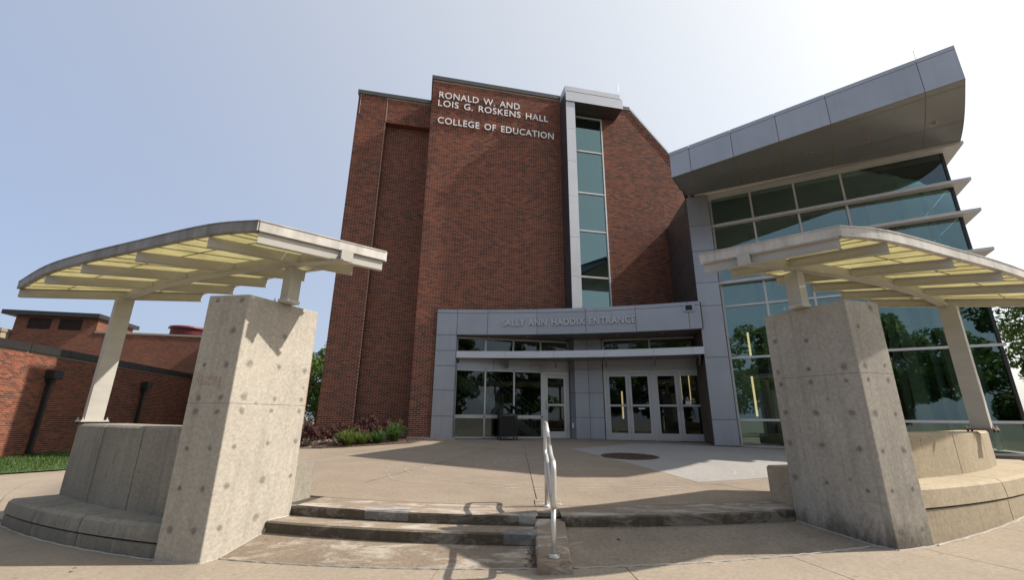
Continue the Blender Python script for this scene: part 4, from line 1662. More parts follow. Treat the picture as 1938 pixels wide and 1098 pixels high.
# sun-shade
shade_pts = [arcp(x, 0.02) for x in frange(-2.03, 6.44, 24)]
mb = MB()
wl_a, wl_b, wl_c = FP(1.62, 0, 0.10), FP(6.0, 0, 0.10), Vector((3.49, 16.60))
mb.prism([(p.x, p.y) for p in shade_pts] + [(6.66, 15.72), (3.49, 16.56), (2.42, 16.80), (wl_b.x, wl_b.y), (wl_a.x, wl_a.y)], 3.62, 3.82)
mb.build('shade_slab', 'soffit', ent)
SX = [-2.03, -0.22, 1.54, 3.30, 4.90, 6.10, 6.44]
for i in range(len(SX) - 1):
    arc_panel('shade_panel', SX[i], SX[i + 1], 3.595, 3.85, 'panel_light', ent, 0.0, 0.018, 0.004)
for x in (-1.98, -0.18, 1.58, 3.34, 4.94, 6.3):
    p, n = arcp(x, 0.03), arcn(x)
    t2 = Vector((-n.y, n.x)) * 0.035
    e = p - n * 0.62
    vs_ = []
    for q, z in ((p, 3.61), (e, 3.61), (e, 3.30), (e + n * 0.12, 3.30)):
        vs_ += [(q.x - t2.x, q.y - t2.y, z), (q.x + t2.x, q.y + t2.y, z)]
    mk('shade_bracket', vs_, [(0, 2, 4, 6), (7, 5, 3, 1), (0, 1, 3, 2), (2, 3, 5, 4), (4, 5, 7, 6), (6, 7, 1, 0)], 'soffit', ent)
# soffit downlights
for x, o in ((-0.9, 0.5), (0.6, 0.45), (2.1, 0.4), (3.9, 0.5), (5.4, 0.45)):
    p = arcp(x, o)
    mb = MB()
    mb.disc(p, 0.06, 0.06, ZF0 - 0.012, ZF0 - 0.005, 14)
    mb.build('downlight', 'alu_white', ent)

# left glazing: in the tower face
def glaz(name, P, nrm3, us, z0, z1, parent, fw_=0.03, gl='glass_dark', fd=0.05, mat='alu'):
    """frame with mullions at us, rails at z0 z1; panes between"""
    fr = None
    for i, u in enumerate(us):
        a, b = P(u - fw_, z0, fd), P(u + fw_, z0, fd)
        o = panel('window_frame' if i == 0 else 'mullion', a, b, P(u + fw_, z1, fd), P(u - fw_, z1, fd), nrm3, 2 * fd, mat, parent if i == 0 else fr, 0.0)
        fr = fr or o
    for z in (z0, z1):
        for i in range(len(us) - 1):
            panel('frame_rail', P(us[i] + fw_, z - fw_, fd), P(us[i + 1] - fw_, z - fw_, fd), P(us[i + 1] - fw_, z + fw_, fd), P(us[i] + fw_, z + fw_, fd), nrm3, 2 * fd, mat, fr, 0.0)
    for i in range(len(us) - 1):
        panel('pane', P(us[i] + fw_, z0 + fw_, 0), P(us[i + 1] - fw_, z0 + fw_, 0), P(us[i + 1] - fw_, z1 - fw_, 0), P(us[i] + fw_, z1 - fw_, 0), nrm3, 0.012, gl, fr, 0.0)
    return fr


FPe = lambda u, z, dep=0: FP(u, z, dep + 0.02)
UL = [1.60, 2.70, 3.80, 4.88]
glaz('w', FPe, N3, UL, 0.80, 1.50, ent)
glaz('w', FPe, N3, UL, 1.56, 3.20, ent)
glaz('w', FPe, N3, [1.60, 2.68, 3.76, 4.85, 5.97], 3.84, 4.40, ent)
for u0, u1 in ((1.57, 3.0), (3.0, 4.45), (4.45, 6.0)):
    panel('transom_panel', FP(u0, 3.235, 0.05), FP(u1, 3.235, 0.05), FP(u1, 3.83, 0.05), FP(u0, 3.83, 0.05), N3, 0.05, 'panel', ent, 0.004)


def door(P, nrm3, u0, u1, z0, z1, hinge_left, parent, label=None):
    """leaf with stiles, rails, mid rail, two panes and pull"""
    st, dp = 0.105, 0.03
    a = panel('door', P(u0, z0, dp), P(u0 + st, z0, dp), P(u0 + st, z1, dp), P(u0, z1, dp), nrm3, 0.05, 'alu', parent, 0.002)
    panel('door_stile', P(u1 - st, z0, dp), P(u1, z0, dp), P(u1, z1, dp), P(u1 - st, z1, dp), nrm3, 0.05, 'alu', a, 0.002)
    zm = z0 + 1.20
    for za, zb in ((z0, z0 + 0.24), (zm - 0.035, zm + 0.035), (z1 - 0.11, z1)):
        panel('door_rail', P(u0 + st, za, dp), P(u1 - st, za, dp), P(u1 - st, zb, dp), P(u0 + st, zb, dp), nrm3, 0.05, 'alu', a, 0.0)
    for za, zb in ((z0 + 0.24, zm - 0.035), (zm + 0.035, z1 - 0.11)):
        panel('pane', P(u0 + st, za, 0.005), P(u1 - st, za, 0.005), P(u1 - st, zb, 0.005), P(u0 + st, zb, 0.005), nrm3, 0.012, 'glass_dark', a, 0.0)
    uh = u1 - st * 0.5 if hinge_left else u0 + st * 0.5
    mb = MB()
    h0, h1 = P(uh, zm - 0.14, dp + 0.045), P(uh, zm + 0.14, dp + 0.045)
    mb.tube(fillet([P(uh, zm - 0.14, dp), h0, h1, P(uh, zm + 0.14, dp)], 0.03, 3), 0.014, 8)
    mb.build('handle', 'steel_rail', a, smooth=True)
    return a


# single door left
panel('door_frame', FPe(4.91, 0.76, 0.05), FPe(5.02, 0.76, 0.05), FPe(5.02, 3.23, 0.05), FPe(4.91, 3.23, 0.05), N3, 0.1, 'alu', ent, 0)
panel('door_frame', FPe(5.87, 0.76, 0.05), FPe(5.98, 0.76, 0.05), FPe(5.98, 3.23, 0.05), FPe(5.87, 3.23, 0.05), N3, 0.1, 'alu', ent, 0)
panel('door_frame', FPe(5.02, 3.09, 0.05), FPe(5.87, 3.09, 0.05), FPe(5.87, 3.23, 0.05), FPe(5.02, 3.23, 0.05), N3, 0.1, 'alu', ent, 0)
door(FPe, N3, 5.02, 5.87, 0.78, 3.085, False, ent)

# middle pier
mpts = [(FP(6.0, 0, 0.02).x, FP(6.0, 0, 0.02).y), (2.43, 16.83), (2.95, 16.80), (3.47, 16.665)]
mb = MB()
ins = [Vector(mpts[0]) + Vector((0.03, 0.05)), Vector(mpts[1]) + Vector((0.03, 0.03)), Vector(mpts[2]) + Vector((0, 0.03)), Vector(mpts[3]) + Vector((0, 0.03))]
mb.prism([(p.x, p.y) for p in ins] + [(3.6, 17.4), (2.5, 17.4)], 0.5, 4.46)
mb.build('pier_core', 'reveal', ent)
PZ2 = [0.77, 1.53, 2.43, 3.30, 3.84, 4.455]
for k in range(3):
    a, b = Vector(mpts[k]), Vector(mpts[k + 1])
    d = (b - a).normalized()
    nn3 = Vector((d.y, -d.x, 0))
    for i in range(5):
        panel('pier_panel', (a.x, a.y, PZ2[i]), (b.x, b.y, PZ2[i]), (b.x, b.y, PZ2[i + 1]), (a.x, a.y, PZ2[i + 1]), nn3, 0.018, 'panel', ent, 0.007)
mb = MB()
mb.box(2.30, 2.36, 16.93, 17.0, 1.15, 1.33)
mb.build('door_intercom', 'alu_white', ent)

# right doors
DA, DB = Vector((3.493, 16.66)), Vector((6.98, 15.752))
dd_ = (DB - DA).normalized()
dn_ = Vector((dd_.y, -dd_.x))
DN3 = Vector((dn_.x, dn_.y, 0))


def DP(u, z, dep=0.0):
    p = DA + dd_ * u + dn_ * dep
    return Vector((p.x, p.y, z))


DL = (DB - DA).length
ZD0, ZD1 = 0.765, 3.24
for u0, u1 in ((0.0, 0.10), (1.69, 1.83), (3.42, DL)):
    panel('door_frame', DP(u0, 0.74, 0.05), DP(u1, 0.74, 0.05), DP(u1, ZD1, 0.05), DP(u0, ZD1, 0.05), DN3, 0.1, 'alu', ent, 0)
for u0, u1 in ((0.10, 1.69), (1.83, 3.42)):
    panel('door_frame', DP(u0, 3.13, 0.05), DP(u1, 3.13, 0.05), DP(u1, ZD1, 0.05), DP(u0, ZD1, 0.05), DN3, 0.1, 'alu', ent, 0)
d1 = door(DP, DN3, 0.10, 0.893, ZD0, 3.125, True, ent)
d2 = door(DP, DN3, 0.897, 1.69, ZD0, 3.125, False, ent)
d3 = door(DP, DN3, 1.83, 2.623, ZD0, 3.125, True, ent)
d4 = door(DP, DN3, 2.627, 3.42, ZD0, 3.125, False, ent)
# stickers on the last leaf
panel('sticker', DP(2.83, 1.98, 0.010), DP(2.99, 1.98, 0.010), DP(2.99, 2.14, 0.010), DP(2.83, 2.14, 0.010), DN3, 0.003, 'sticker_white', d4, 0)


def disc_face(name, P, uc, zc, r, dep, mat, parent, nrm3, a0=0.0, a1=360.0, r_in=0.0):
    vs_, fs = [], []
    n = 20
    for k in range(n + 1):
        a = R(a0 + (a1 - a0) * k / n)
        vs_ += [P(uc + r_in * math.cos(a), zc + r_in * math.sin(a), dep), P(uc + r * math.cos(a), zc + r * math.sin(a), dep)]
    for k in range(n):
        fs.append((2 * k, 2 * k + 1, 2 * k + 3, 2 * k + 2))
    return mk(name, vs_, fs, mat, parent)


disc_face('sticker', DP, 2.91, 2.19, 0.085, 0.012, 'sticker_blue', d4, DN3)
disc_face('wheelchair_mark', DP, 2.905, 2.17, 0.045, 0.014, 'sticker_white', d4, DN3, 120, 380, 0.033)
disc_face('wheelchair_mark', DP, 2.90, 2.25, 0.014, 0.014, 'sticker_white', d4, DN3)
panel('wheelchair_mark', DP(2.892, 2.185, 0.016), DP(2.906, 2.185, 0.016), DP(2.906, 2.235, 0.016), DP(2.892, 2.235, 0.016), DN3, 0.001, 'sticker_white', d4, 0)
panel('wheelchair_mark', DP(2.90, 2.178, 0.016), DP(2.945, 2.178, 0.016), DP(2.945, 2.19, 0.016), DP(2.90, 2.19, 0.016), DN3, 0.001, 'sticker_white', d4, 0)
panel('sticker', DP(3.01, 1.97, 0.010), DP(3.17, 1.97, 0.010), DP(3.17, 2.10, 0.010), DP(3.01, 2.10, 0.010), DN3, 0.003, 'sticker_blue', d4, 0)
disc_face('sticker', DP, 3.085, 2.14, 0.075, 0.012, 'sticker_yellow', d4, DN3)
panel('sticker_band', DP(3.02, 2.115, 0.016), DP(3.15, 2.115, 0.016), DP(3.15, 2.155, 0.016), DP(3.02, 2.155, 0.016), DN3, 0.001, 'sticker_black', d4, 0)
panel('sticker', DP(1.2, 1.84, 0.010), DP(1.42, 1.84, 0.010), DP(1.42, 1.88, 0.010), DP(1.2, 1.88, 0.010), DN3, 0.003, 'sticker_white', d2, 0)
for u0, u1 in ((0.0, 1.75), (1.75, DL)):
    panel('transom_panel', DP(u0, 3.245, 0.045), DP(u1, 3.245, 0.045), DP(u1, 3.83, 0.045), DP(u0, 3.83, 0.045), DN3, 0.05, 'panel', ent, 0.004)
glaz('w', DP, DN3, [0.03, 1.75, DL], 3.86, 4.40, ent)

# interior of the entrance hall
hall = thing('entrance_hall', (3, 20, 0.76), 'dark entrance hall interior behind the glass doors', 'interior')
wall_block('hall_floor', 0.9, 11.0, 0.70, 0.76, 0.0, -8.0, 'interior_floor', hall)
mb = MB()
mb.prism([(2.45, 17.2), (3.5, 16.70), (7.0, 15.80), (7.1, 18.4), (5, 18.0)], 0.68, 0.755)
mb.build('hall_floor', 'interior_floor', hall)
wall_block('hall_wall', 0.9, 11.0, 0.76, 4.45, -7.9, -8.2, 'interior_dark', hall)
wall_block('hall_wall', 0.85, 0.95, 0.76, 4.45, -0.3, -7.9, 'interior_dark', hall)
wall_block('hall_wall', 10.9, 11.0, 0.76, 4.45, 1.5, -7.9, 'interior_dark', hall)
wall_block('hall_ceiling', 0.95, 10.9, 4.30, 4.44, -0.3, -7.9, 'interior_dark', hall)
# staircase behind the left windows: thing of its own
stair = thing('staircase', FP(3.2, 0.76, -1.6), 'indoor staircase with steel balusters behind the left windows', 'staircase')
nst = 17
for k in range(nst):
    u = 5.0 - k * 0.24
    z = 0.76 + (k + 1) * 0.165
    wall_block('tread', u - 0.26, u, z - 0.05, z, -1.32, -2.6, 'stair_paint', stair)
mb = MB()
for d in (-1.25, -2.64):
    q = [FP(5.15, 0.76, d), FP(4.75, 0.76, d), FP(0.95, 3.37, d), FP(0.95, 3.75, d), FP(5.05, 0.95, d)]
    q2 = [p - N3 * 0.05 for p in q]
    n = len(mb.v)
    mb.v += [tuple(p) for p in q + q2]
    mb.f += [(n, n + 4, n + 3, n + 2, n + 1), (n + 5, n + 6, n + 7, n + 8, n + 9)] + [(n + i, n + (i + 1) % 5, n + 5 + (i + 1) % 5, n + 5 + i) for i in range(5)]
mb.build('stringer', 'stair_paint', stair)
for d in (-1.27, -2.62):
    for off in (0.98, 0.78):
        mb = MB()
        mb.tube([FP(5.05, 0.90 + off, d), FP(1.0, 3.70 + off, d)], 0.02, 8)
        mb.build('stair_rail', 'stair_paint', stair)
    for k in range(26):
        u = 5.0 - k * 0.155
        zb = 0.92 + (5.05 - u) * 0.6914
        mb = MB()
        mb.tube([FP(u, zb, d), FP(u, zb + 0.95, d)], 0.010, 5)
        mb.build('baluster', 'stair_paint', stair)

# ------------------------------------------------------------------ glass lobby
lob = thing('glass_lobby', (9.5, 15.5, 0.72), 'tall glass lobby with sweeping grey metal roof edge', 'building')
g0, G = Vector((7.372, 14.603)), Vector((math.sin(R(118.5)), math.cos(R(118.5))))
GN = Vector((G.y, -G.x))
if GN.y > 0:
    GN = -GN
G3, GN3 = Vector((G.x, G.y, 0)), Vector((GN.x, GN.y, 0))


def GP(u, z, dep=0.0):
    p = g0 + G * u + GN * dep
    return Vector((p.x, p.y, z))


GE = 6.5
GZ = [0.74, 1.50, 3.49, 5.26, 6.09, 7.28, 8.26, 9.42]
# corner column in grey panels
ca, cb_ = Vector((6.452, 14.508)), Vector((7.16, 14.305))
cd_ = (cb_ - ca).normalized()
cn_ = Vector((cd_.y, -cd_.x))
mb = MB()
cq = [ca + cd_ * 0.02 - cn_ * 0.02, cb_ - cd_ * 0.02 - cn_ * 0.02, g0 + GN * 0.02 + G * -0.1, Vector((7.35, 15.1)), Vector((6.60, 15.1))]
mb.prism([(p.x, p.y) for p in cq], 0.5, 9.44)
mb.build('column_core', 'reveal', lob)
CZ = [0.71, 1.50, 3.49, 5.26, 6.09, 7.28, 8.26, 9.43]
for i in range(len(CZ) - 1):
    panel('column_panel', (ca.x, ca.y, CZ[i]), (cb_.x, cb_.y, CZ[i]), (cb_.x, cb_.y, CZ[i + 1]), (ca.x, ca.y, CZ[i + 1]), (cn_.x, cn_.y, 0), 0.018, 'panel', lob, 0.008)
    q = g0 + GN * 0.03 + G * -0.06
    d = (q - cb_).normalized()
    panel('column_panel', (cb_.x, cb_.y, CZ[i]), (q.x, q.y, CZ[i]), (q.x, q.y, CZ[i + 1]), (cb_.x, cb_.y, CZ[i + 1]), (d.y, -d.x, 0), 0.018, 'panel', lob, 0.008)
# west wall, its shade put into the panel colour
wa, wb = Vector((6.47, 14.53)), Vector((7.08, 18.262))
wd = (wb - wa).normalized()
wnn = Vector((-wd.y, wd.x))
mb = MB()
wq = [wa - wnn * 0.02, wb - wnn * 0.02, wb - wnn * 0.3, wa - wnn * 0.3]
mb.prism([(p.x, p.y) for p in reversed(wq)], 0.5, [9.93, 9.93, 9.93, 9.0][::1])
mb.build('west_wall', 'reveal', lob)
WL = (wb - wa).length
cols = [0, 0.55, 1.35, 2.45, WL]
for i in range(4):
    u0, u1 = cols[i], cols[i + 1]
    zt = lambda u: 9.0 + 0.93 * (u / WL)
    zz = [5.44, 6.15, 7.28, 8.35]
    a, b = wa + wd * u0, wa + wd * u1
    for k in range(4):
        z0_ = zz[k]
        za, zb = (zz[k + 1], zz[k + 1]) if k < 3 else (zt(u0), zt(u1))
        panel('west_panel', (b.x, b.y, z0_), (a.x, a.y, z0_), (a.x, a.y, za), (b.x, b.y, zb), (wnn.x, wnn.y, 0), 0.018, 'panel_shaded', lob, 0.006)

# curtain wall
cw = panel('curtain_wall', GP(-0.06, GZ[0] - 0.06, 0.05), GP(GE, GZ[0] - 0.06, 0.05), GP(GE, GZ[0], 0.05), GP(-0.06, GZ[0], 0.05), GN3, 0.12, 'alu', lob, 0)
us = [0.0, 1.31, 2.64, 3.96]
for u in us:
    panel('mullion', GP(u - 0.032, GZ[0], 0.045), GP(u + 0.032, GZ[0], 0.045), GP(u + 0.032, 9.40, 0.045), GP(u - 0.032, 9.40, 0.045), GN3, 0.12, 'alu_white', cw, 0)
for z in GZ[1:4]:
    panel('rail', GP(0.03, z - 0.035, 0.05), GP(GE + 0.1, z - 0.035, 0.05), GP(GE + 0.1, z + 0.035, 0.05), GP(0.03, z + 0.035, 0.05), GN3, 0.10, 'alu_white', cw, 0)
cells = us + [GE]
for i in range(len(cells) - 1):
    for k in range(len(GZ) - 1):
        panel('pane', GP(cells[i] + 0.02, GZ[k] + 0.03, 0.0), GP(cells[i + 1] - 0.02, GZ[k] + 0.03, 0.0), GP(cells[i + 1] - 0.02, GZ[k + 1] - 0.03, 0.0), GP(cells[i] + 0.02, GZ[k + 1] - 0.03, 0.0), GN3, 0.014, 'glass_lobby', cw, 0)
# blade louvres wrapping the free corner
for z in (6.09, 7.28, 8.26, 9.42):
    D_ = 0.34 if z < 9 else 0.40
    pts = [GP(-0.05, 0, 0.03), GP(-0.05, 0, D_ * 0.55), GP(GE + D_, 0, D_), GP(GE + D_, 0, -6.5), GP(GE + 0.03, 0, -6.5), GP(GE + 0.03, 0, 0.03)]
    mb = MB()
    mb.prism([(p.x, p.y) for p in pts], z - 0.045, z + 0.045)
    mb.build('louvre', 'alu_white', lob)
# corner edge and east glass
mb = MB()
mb.obox(GP(GE + 0.0, 0, 0.0), G, GN, 0.035, 0.035, 0.7, 9.42)
mb.build('corner_edge', 'coping_black', lob)
GS = lambda v, z, dep=0: GP(GE + 0.0 + dep, z, -v)
ee = None
for k in range(len(GZ) - 1):
    for i, (v0, v1) in enumerate(((0.04, 1.6), (1.6, 3.2), (3.2, 4.8), (4.8, 6.5))):
        panel('pane', GS(v0 + 0.01, GZ[k] + 0.02), GS(v1 - 0.01, GZ[k] + 0.02), GS(v1 - 0.01, GZ[k + 1] - 0.02), GS(v0 + 0.01, GZ[k + 1] - 0.02), G3, 0.014, 'glass_lobby', cw, 0)
for v in (1.6, 3.2, 4.8, 6.5):
    panel('mullion', GS(v - 0.03, 0.74, 0.0), GS(v + 0.03, 0.74, 0.0), GS(v + 0.03, 9.4, 0.0), GS(v - 0.03, 9.4, 0.0), G3, 0.12, 'alu_white', cw, 0)
for z in GZ[1:4]:
    panel('rail', GS(0.04, z - 0.03, 0.03), GS(6.5, z - 0.03, 0.03), GS(6.5, z + 0.03, 0.03), GS(0.04, z + 0.03, 0.03), G3, 0.08, 'alu_white', cw, 0)

# roof: a leaf that overhangs the glass and rises towards its free end
FLp, FRp = Vector((4.81, 11.63)), Vector((11.35, 8.91))
fd_ = (FRp - FLp).normalized()
fn_ = Vector((fd_.y, -fd_.x))
FLn = (FRp - FLp).length
zbot = lambda q: 8.535 + (9.787 - 8.535) * q
ztop = lambda q: 9.41 + (10.857 - 9.41) * q
zlin = lambda q: ztop(q) - 0.13
ZS3 = 10.5


def fpt(q, z, o=0.0):
    p = FLp.lerp(FRp, q) - fn_ * o
    return Vector((p.x, p.y, z))


iL, iR = Vector((6.47, 14.46)), g0 + G * (GE + 0.36) + GN * 0.36


def soff(q, t, lift=0.0):
    """q 0..1 along, t 0 (glass) .. 1 (fascia); gently hulled ruled surface"""
    o = FLp.lerp(FRp, q)
    i = iL.lerp(iR, q)
    p = i.lerp(o, t)
    z = 9.47 + (zbot(q) - 9.47) * t - 0.16 * math.sin(math.pi * t) * (0.35 + 0.65 * q)
    return Vector((p.x, p.y, z + lift))


cuts_s = [0.0, 0.08, 0.244, 0.411, 0.588, 0.884, 1.0]
tc = [0.0, 0.45, 0.93, 1.0]
ns = 26
vs_, fs = [], []
for i in range(ns + 1):
    for j in range(9):
        vs_.append(soff(i / ns, j / 8, 0.008))
for i in range(ns):
    for j in range(8):
        fs.append((i * 9 + j, i * 9 + j + 1, (i + 1) * 9 + j + 1, (i + 1) * 9 + j))
mk('soffit_core', vs_, fs, 'reveal_light', lob)
bkL, bkR = Vector((8.7, 18.9)), g0 + G * (GE + 0.3) - GN * 7.0
# top sheet and back of the fascia
c1, c2 = fpt(0.004, 0, 0.03), fpt(0.996, 0, 0.03)
mb = MB()
mb.quad((c1.x, c1.y, 9.37), (c2.x, c2.y, 10.81), (bkR.x, bkR.y, 11.2), (bkL.x, bkL.y, 10.0))
mb.quad((c1.x, c1.y, 8.57), (c2.x, c2.y, 9.83), (c2.x, c2.y, 10.81), (c1.x, c1.y, 9.37))
mb.build('roof_sheet', 'reveal', lob)
mb = MB()
mb.quad((c1.x, c1.y, 8.57), (c1.x, c1.y, 9.37), (iL.x, iL.y, 9.75), (iL.x, iL.y, 9.47))
mb.build('roof_end', 'panel', lob)
mb = MB()
mb.prism([(iL.x + 0.12, iL.y + 0.15), (iR.x - 0.25, iR.y + 0.25), (bkR.x, bkR.y), (bkL.x, bkL.y)], 9.5, [9.6, 9.9, 10.5, 9.9])
mb.build('roof_core', 'interior_ceiling', lob)
for i in range(len(cuts_s) - 1):
    for j in range(3):
        s0, s1, t0, t1 = cuts_s[i] + 0.0016, cuts_s[i + 1] - 0.0016, tc[j] + 0.003, tc[j + 1] - 0.003
        na, nt = 5, 6
        vs_, fs = [], []
        for a in range(na + 1):
            for b in range(nt + 1):
                vs_.append(soff(s0 + (s1 - s0) * a / na, t0 + (t1 - t0) * b / nt, 0.0))
        for a in range(na):
            for b in range(nt):
                fs.append((a * (nt + 1) + b, (a + 1) * (nt + 1) + b, (a + 1) * (nt + 1) + b + 1, a * (nt + 1) + b + 1))
        mk('soffit_panel', vs_, fs, 'soffit', lob, smooth=True)
for i in range(len(cuts_s) - 1):
    q0, q1 = cuts_s[i], cuts_s[i + 1]
    for za, zb in ((zbot, zlin), (zlin, ztop)):
        panel('fascia_panel', fpt(q0, za(q0)), fpt(q1, za(q1)), fpt(q1, zb(q1)), fpt(q0, zb(q0)), (fn_.x, fn_.y, 0), 0.025, 'panel', lob, 0.007)
# free end of the roof
nb_ = 10
vs_ = [soff(1.0, 1 - j / nb_) for j in range(nb_ + 1)]
top_ = [Vector((v.x, v.y, 10.857 + 0.1 * j / nb_)) for j, v in enumerate(vs_)]
k_ = len(vs_)
fs = [(j, j + 1, k_ + j + 1, k_ + j) for j in range(k_ - 1)]
mk('roof_end', vs_ + top_, fs, 'panel', lob)
e0 = soff(1.0, 0.0)
panel('roof_side', (e0.x, e0.y, 9.47), (bkR.x, bkR.y, 9.47), (bkR.x, bkR.y, 11.2), (e0.x, e0.y, 10.95), G3, 0.03, 'panel', lob, 0)
for s, t in ((0.30, 0.60), (0.51, 0.58), (0.70, 0.56), (0.91, 0.54)):
    p = soff(s, t, -0.004)
    q = soff(s, t + 0.01, -0.004)
    q2 = soff(s + 0.005, t, -0.004)
    nrm = (q2 - p).cross(q - p).normalized()
    if nrm.z > 0:
        nrm = -nrm
    Mx = nrm.to_track_quat('Z', 'Y').to_matrix().to_4x4()
    Mx.translation = p
    mb = MB()
    mb.disc((0, 0), 0.085, 0.085, 0, 0.008, 18)
    rim = mk('downlight', [Mx @ Vector(v) for v in mb.v], mb.f, 'alu', lob)
    mb = MB()
    mb.disc((0, 0), 0.066, 0.066, 0.008, 0.010, 18)
    mk('lamp_glass', [Mx @ Vector(v) for v in mb.v], mb.f, 'rust', rim)
p = fpt(0.90, 0, 0.2)
mb = MB()
mb.tube([(p.x, p.y, 10.6), (p.x, p.y, 11.12)], 0.006, 5)
mb.build('lightning_rod', 'alu', lob)

# lobby interior
hub = thing('lobby_interior', (10, 16, 0.72), 'lobby floor, rear wall and ceiling seen through the tall glass', 'interior')
ip = [GP(0.05, 0, -0.1), GP(GE - 0.1, 0, -0.1), GP(GE - 0.1, 0, -6.4), Vector((13.6, 19.4)), Vector((7.45, 18.5))]
mb = MB()
mb.prism([(p.x, p.y) for p in ip], 0.55, 0.73)
mb.build('lobby_floor', 'interior_floor', hub)
mb = MB()
mb.prism([(p.x, p.y) for p in ip], 9.30, 9.44)
mb.build('lobby_ceiling', 'interior_ceiling', hub)
a, b, c = Vector((7.45, 18.5)), Vector((13.6, 19.4)), GP(GE - 0.1, 0, -6.4)
for p, q, mt in ((a, b, 'interior_wall'), (b, Vector((c.x, c.y)), 'interior_wall'), (Vector((6.85, 14.9)), a, 'interior_dark')):
    mb = MB()
    d = (q - p).normalized()
    nn = Vector((-d.y, d.x)) * 0.15
    mb.prism([(p.x, p.y), (q.x, q.y), (q.x + nn.x, q.y + nn.y), (p.x + nn.x, p.y + nn.y)], 0.7, 9.3)
    mb.build('lobby_wall', mt, hub)
# upper gallery
mb = MB()
gq = [GP(0.3, 0, -3.4), GP(4.6, 0, -3.4), Vector((12.6, 19.2)), Vector((7.5, 18.5))]
mb.prism([(p.x, p.y) for p in gq], 4.9, 5.35)
mb.build('gallery', 'interior_wall', hub)
for u, v in ((5.0, 2.2), (1.4, 3.0)):
    p = GP(u, 0, -v)
    mb = MB()
    mb.disc(p, 0.26, 0.26, 0.73, 9.3, 24)
    mb.build('lobby_column', 'interior_ceiling', hub)
for u, v, w_ in ((5.75, 0.8, 0.22), (5.0, 1.7, 0.16), (3.2, 2.4, 0.12)):
    mb = MB()
    mb.obox(GP(u, 0, -v), G, GN, w_, 0.12, 0.73, 9.3)
    mb.build('lobby_pilaster', 'interior_wall', hub)
mb = MB()
mb.obox(GP(2.9, 0, -3.1), G, GN, 2.1, 0.06, 0.73, 4.9)
mb.build('wood_partition', 'wood_panel', hub)
for u in (1.0, 2.2, 3.4, 4.6):
    mb = MB()
    mb.obox(GP(u, 0, -2.6), G, GN, 0.5, 0.05, 9.27, 9.298)
    mb.build('ceiling_slot', 'interior_dark', hub)
# pendant strip lamps
for u, v, z0_, z1_ in ((0.55, 1.6, 1.62, 3.0), (0.62, 1.7, 3.75, 4.6)):
    p = GP(u, 0, -v)
    ltp = thing('strip_lamp', (p.x, p.y, z0_), {1.62: 'lit amber strip lamp behind the lobby glass, lowest pane beside the column', 3.75: 'lit amber strip lamp behind the lobby glass, second pane beside the column'}[z0_], 'lamp', 'strip lamps')
    mb = MB()
    mb.box(p.x - 0.02, p.x + 0.02, p.y - 0.03, p.y + 0.03, z0_, z1_)
    mb.build('lamp_tube', 'strip_lamp', ltp)
    mb = MB()
    mb.box(p.x - 0.035, p.x + 0.035, p.y + 0.032, p.y + 0.05, z0_ - 0.03, z1_ + 0.03)
    mb.build('lamp_housing', 'alu', ltp)
for u, dep, z0_, z1_, lab in ((2.86, -1.3, 2.2, 3.2, 'lit amber strip lamp behind the rightmost door, nearer its left edge'), (3.2, -1.3, 2.0, 3.2, 'lit amber strip lamp behind the rightmost door, nearer the column'), (0.62, -2.2, 1.5, 2.6, 'lit amber strip lamp behind the leftmost of the four doors')):
    p = DP(u, 0, dep)
    ltp = thing('strip_lamp', (p.x, p.y, z0_), lab, 'lamp', 'strip lamps')
    mb = MB()
    mb.box(p.x - 0.025, p.x + 0.025, p.y - 0.025, p.y + 0.025, z0_, z1_)
    mb.build('lamp_tube', 'strip_lamp', ltp)
    mb = MB()
    mb.box(p.x - 0.03, p.x + 0.03, p.y + 0.027, p.y + 0.045, z0_ - 0.03, z1_ + 0.03)
    mb.build('lamp_housing', 'alu', ltp)

# ------------------------------------------------------------------ litter bin
bx_, by_ = -0.12, 16.05
bz = plaza_z(bx_, by_)
bin_ = thing('litter_bin', (bx_, by_, bz), 'black slatted metal litter bin with arched hood by the windows', 'litter bin')
bw, bd = 0.29, 0.25
rotb = Vector((F.x, F.y)), Vector((-F.y, F.x))


def BP(u, v, z):
    p = Vector((bx_, by_)) + rotb[0] * u + rotb[1] * v
    return Vector((p.x, p.y, bz + z))


def bbox(mb, u0, u1, v0, v1, z0, z1):
    mb.hexa([BP(u0, v0, z0), BP(u1, v0, z0), BP(u1, v1, z0), BP(u0, v1, z0), BP(u0, v0, z1), BP(u1, v0, z1), BP(u1, v1, z1), BP(u0, v1, z1)])


for su in (-1, 1):
    for sv in (-1, 1):
        mb = MB()
        bbox(mb, su * bw - 0.02, su * bw + 0.02, sv * bd - 0.02, sv * bd + 0.02, 0, 0.86)
        mb.build('leg', 'black_metal', bin_)
for k in range(11):
    z = 0.14 + k * 0.064
    mb = MB()
    bbox(mb, -bw + 0.022, bw - 0.022, -bd - 0.012, -bd + 0.004, z, z + 0.048)
    mb.build('slat', 'black_metal', bin_)
    mb = MB()
    bbox(mb, -bw - 0.012, -bw + 0.004, -bd + 0.022, bd - 0.022, z, z + 0.048)
    mb.build('slat', 'black_metal', bin_)
    mb = MB()
    bbox(mb, bw - 0.004, bw + 0.012, -bd + 0.022, bd - 0.022, z, z + 0.048)
    mb.build('slat', 'black_metal', bin_)
mb = MB()
bbox(mb, -bw + 0.04, bw - 0.04, -bd + 0.04, bd - 0.04, 0.12, 0.82)
mb.build('liner', 'black_metal', bin_)
mb = MB()
bbox(mb, -bw - 0.03, bw + 0.03, -bd - 0.03, bd + 0.03, 0.86, 0.885)
mb.build('rim', 'black_metal', bin_)
mb = MB()
n = 16
